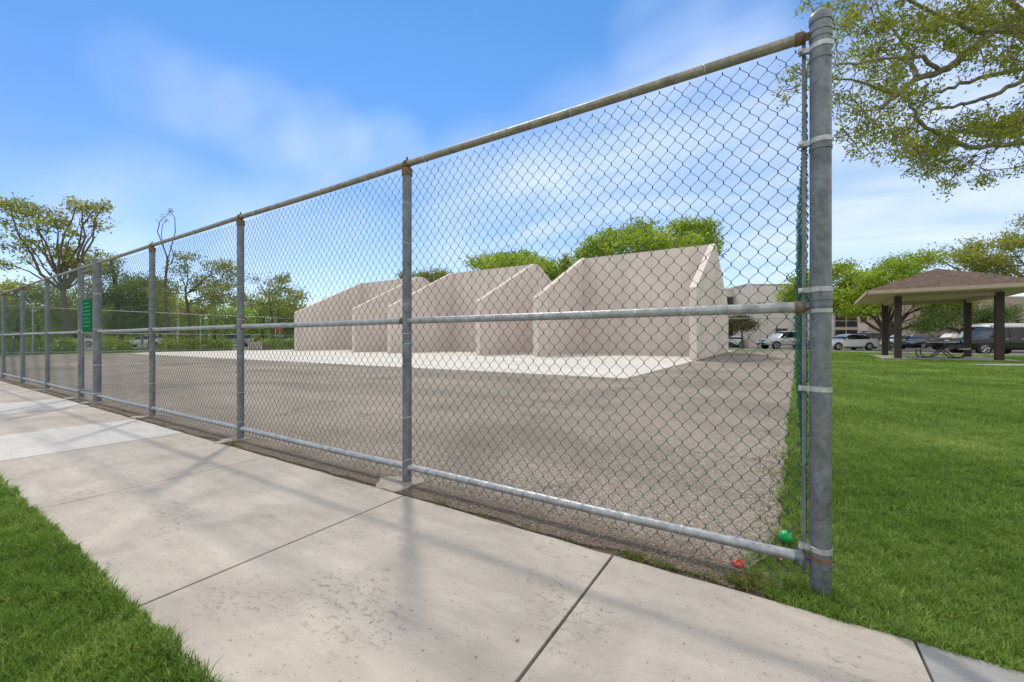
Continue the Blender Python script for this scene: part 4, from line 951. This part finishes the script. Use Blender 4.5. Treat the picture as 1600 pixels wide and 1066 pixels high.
def car(kind, X, Z, heading, paint, label, cat='car', name='parked_car', metal=.3):
    """heading: degrees from pointing left (screen) towards the viewer"""
    D = PROF[kind]; Lc, Wc, H, B = D['L'], D['W'], D['H'], D['B']
    b = cw(X, Z); root = thing(name, label, cat, (b[0], b[1], -.012), 'cars in the car park')
    root.rotation_euler = (0, 0, R(YAW + 180 + heading))     # local +x is the nose
    pm = M('paint_' + kind, paint, .25, metal, .4); pm.b.inputs['Coat Weight'].default_value = .3
    xs = sorted(set([p[0] for p in D['belt']] + [p[0] for p in D['roof']] + [.12, .18, .30, .40, .55, .68, .80, .995]))
    bx, bz_ = zip(*D['belt']); rx, rz_ = zip(*D['roof'])
    rings = []; 
    for x in xs:
        zb = np.interp(x, bx, bz_); rf = np.interp(x, rx, rz_, left=0, right=0)
        endt = min(1, min(x, 1 - x) / .10); hw = Wc / 2 * (.80 + .20 * math.sin(endt * math.pi / 2))
        zr = zb + (H - zb) * rf; bot = B + (.10 * (1 - min(1, min(x, 1 - x) / .05)))
        X_ = Lc * (.5 - x)
        rings.append([(X_, 0, bot), (X_, hw * .90, bot), (X_, hw * .985, bot + .10), (X_, hw, (bot + zb) / 2 + .05), (X_, hw * .965, zb - .04), (X_, hw * .90, zb + .0),
                      (X_, hw * (.90 - .16 * rf), zb + (zr - zb) * .90), (X_, hw * (.86 - .24 * rf), zr if rf > .02 else zb + .01), (X_, 0, (zr if rf > .02 else zb + .01) + .025)])
    body, glass = MB(), MB(); n = len(rings[0])
    off = .0
    for sgn in (1, -1):
        for i in range(len(rings) - 1):
            for j in range(n - 1):
                q = [rings[i][j], rings[i + 1][j], rings[i + 1][j + 1], rings[i][j + 1]]
                q = [(p[0], p[1] * sgn, p[2]) for p in q]
                if sgn < 0: q = q[::-1]
                ra, rb = np.interp([xs[i], xs[i + 1]], rx, rz_, left=0, right=0)
                side = j == 5 and (ra > .3 or rb > .3)
                front = j in (6, 7) and (max(ra, rb) > .5) and (abs(ra - rb) > .25) 
                if kind == 'van' and xs[i] > .35: side = False; front = False
                if kind == 'pickup' and xs[i] >= .72: side = False
                (glass if side or front else body).add(q, [(0, 1, 2, 3)])
    for e in (0, -1):
        r_ = rings[e]; vs = r_ + [(p[0], -p[1], p[2]) for p in r_[1:-1][::-1]]; f = tuple(range(len(vs))); body.add(vs, [f if e == -1 else f[::-1]])
    bo = obj('body', body, pm.mat, root, True, True); obj('windows', glass, MAT['glass'], root, True, True)
    # pillars
    mb = MB()
    for s in (-1, 1):
        for f in ((.5, .68) if kind != 'van' else (.26,)):
            zb = np.interp(f, bx, bz_); hw = Wc / 2
            mb.tube([(Lc * (.5 - f), s * hw * .905, zb), (Lc * (.5 - f), s * hw * .745, H * .985 - .06)], .035, 4)
    obj('pillars', mb, MAT['trim'] if kind != 'van' else pm.mat, root, False, True)
    for f in D['wb']:
        for s in (-1, 1):
            wx = Lc * (.5 - f); wy = s * (Wc / 2 - .09); r_ = D['wr']
            mb = MB(); mb.lathe([(r_ * .62, -.115), (r_ * .96, -.115), (r_, -.09), (r_, .09), (r_ * .96, .115), (r_ * .62, .115)], (wx, wy, r_), 24, axis='y'); wh = obj('wheel', mb, MAT['tyre'], root, True, True)
            mb = MB(); yy = s * .118
            mb.lathe([(r_ * .64, -.004), (r_ * .64, .004)], (wx, wy + yy * 1.0, r_), 20, axis='y')
            rim0 = obj('rim_disc', mb, MAT['trim'], wh, False, True)
            mb = MB()
            for q in range(5):
                a = q * 2 * math.pi / 5 + .3; c1 = (wx + r_ * .34 * math.cos(a), wy + yy * 1.06, r_ + r_ * .34 * math.sin(a))
                p0 = (wx, wy + yy * 1.09, r_); p1 = (wx + r_ * .6 * math.cos(a), wy + yy * 1.07, r_ + r_ * .6 * math.sin(a)); mb.tube([p0, p1], [.035, .05], 4)
            for q in range(20):
                a0, a1 = q * math.pi / 10, (q + 1) * math.pi / 10
                mb.tube([(wx + r_ * .6 * math.cos(a0), wy + yy * 1.05, r_ + r_ * .6 * math.sin(a0)), (wx + r_ * .6 * math.cos(a1), wy + yy * 1.05, r_ + r_ * .6 * math.sin(a1))], .02, 4, False)
            obj('rim', mb, MAT['rim'], wh, False, True)
            # arch lip
            mb = MB(); pts = [(wx + (r_ + .055) * math.cos(a), s * (Wc / 2 + .004), r_ + (r_ + .055) * math.sin(a)) for a in np.linspace(-.15, math.pi + .15, 14)]
            c = (wx, s * (Wc / 2 + .002), r_)
            mb.add([c] + pts, [(0, i, i + 1) for i in range(1, len(pts))]); mb.add([c] + [(p[0], p[1] - s * .06, p[2]) for p in pts], [(0, i + 1, i) for i in range(1, len(pts))])
            obj('wheel_arch', mb, MAT['trim'], root, False, True)
    hz = np.interp(.03, bx, bz_)
    for s in (-1, 1):
        mb = MB(); mb.prism([(-.0, -.08), (.34, -.05), (.40, .06), (.05, .07)], 'x', Lc / 2 - .12, Lc / 2 - .10 + .06)
        mb.v = [(v[0] - .10 * abs(v[1]) / .4, s * (Wc / 2 * .86 - .36 + v[1]), hz - .04 + v[2]) for v in mb.v]
        obj('headlight', mb, MAT['lamp'], root, False, True)
        mb = MB(); mb.box((-Lc / 2 + .04, s * (Wc / 2 * .80 - .1), np.interp(.985, bx, bz_) - .08), (.12, .30, .16)); obj('tail_light', mb, MAT['tail'], root, False, True)
        f = .33 if kind != 'van' else .2
        mb = MB(); mb.box((Lc * (.5 - f), s * (Wc / 2 + .06), np.interp(f, bx, bz_) + .06), (.12, .18, .13)); obj('mirror', mb, pm.mat, root, False, True)
    mb = MB(); mb.box((Lc / 2 + .005, 0, hz - .08), (.05, Wc * .42, .16)); mb.box((Lc / 2 + .005, 0, B + .17), (.06, Wc * .66, .14)); obj('grille', mb, MAT['trim'], root, False, True)
    mb = MB(); 
    for k in range(3 if kind in ('suv', 'pickup') else 1): mb.box((Lc / 2 + .035, 0, hz - .13 + .05 * k), (.02, Wc * .42, .018))
    for s in (-1, 1):
        for f in (.44, .62): mb.box((Lc * (.5 - f), s * (Wc / 2 + .008), np.interp(f, bx, bz_) - .12), (.16, .03, .03))
    obj('chrome_trim', mb, MAT['chrome'], root, False, True)
    mb = MB(); mb.box((0, 0, B + .02), (Lc * .86, Wc * .80, .06)); obj('underbody', mb, MAT['trim'], root, False, True)
    return root
car('sedan', 31.05, 38.6, 0, (.72, .73, .74), 'white sedan parked on the grass edge left of the pavilion', metal=0)
car('pickup', 27.5, 41.6, 0, (.50, .52, .54), 'silver pickup seen through the mesh beside the end post', 'pickup')
car('suv', 30.2, 26.0, -6, (.006, .009, .010), 'black SUV behind the right pavilion post, chrome nose to the left', 'suv')
car('van', 36.2, 31.0, 0, (.66, .68, .70), 'white van with its roof showing above the black SUV', 'van', 'parked_van', 0)
car('suv', 38.4, 45, 0, (.02, .025, .03), 'dark SUV just behind the tail of the white sedan', 'suv')
car('sedan', 40.0, 43.5, 5, (.40, .50, .50), 'pale grey green sedan between the two left pavilion posts')
car('sedan', 41.5, 42.0, 12, (.03, .045, .06), 'dark blue sedan right of the front left pavilion post')
car('sedan', 46.5, 48.0, 0, (.45, .50, .54), 'light silver sedan half hidden behind the dark blue one')
car('pickup', 41.6, 38.5, 10, (.012, .012, .014), 'black pickup behind the picnic table', 'pickup')
car('sedan', 27.9, 52 - .5, 40, (.7, .7, .7), 'small distant white car beside the edge of the court wall', metal=0)
for X, Z, kd, colr, lab in ((-47.5, 54, 'sedan', (.62, .63, .64), 'distant white sedan on the street behind the first line post'), (-37.5, 56, 'suv', (.45, .47, .5), 'distant silver SUV on the street left of the slatted bin'), (-58, 56, 'suv', (.5, .5, .5), 'distant grey SUV on the street behind the conifer'), (-31, 55, 'sedan', (.65, .65, .65), 'distant white sedan on the street behind the red sign')):
    c_ = car(kd, X, Z, 20, colr, lab, 'suv' if kd == 'suv' else 'car'); c_['group'] = 'cars on the far street'

# ------------------------------------------------------------------ far-off wood that closes the horizon
C = []
for px0, px1, Z0, n_ in ((-330, 520, 95, 2600), (1080, 1750, 90, 1500), (520, 1080, 130, 700)):
    for _ in range(n_):
        px = random.uniform(px0, px1); Z = Z0 + random.uniform(-6, 8); x, y, _z = at(px, Z)
        C.append((x, y, random.uniform(0, 1) ** .8 * (4.4 + 1.4 * math.sin(px * .021) + 1.0 * math.sin(px * .057))))
V_, F_, t_ = leafcloud(np.array(C), 20, .9, .34)
stuff(npmesh('distant_wood', V_, F_, G['mid'], attr=t_), 'far-off belt of dark green trees closing the horizon', 'wood')
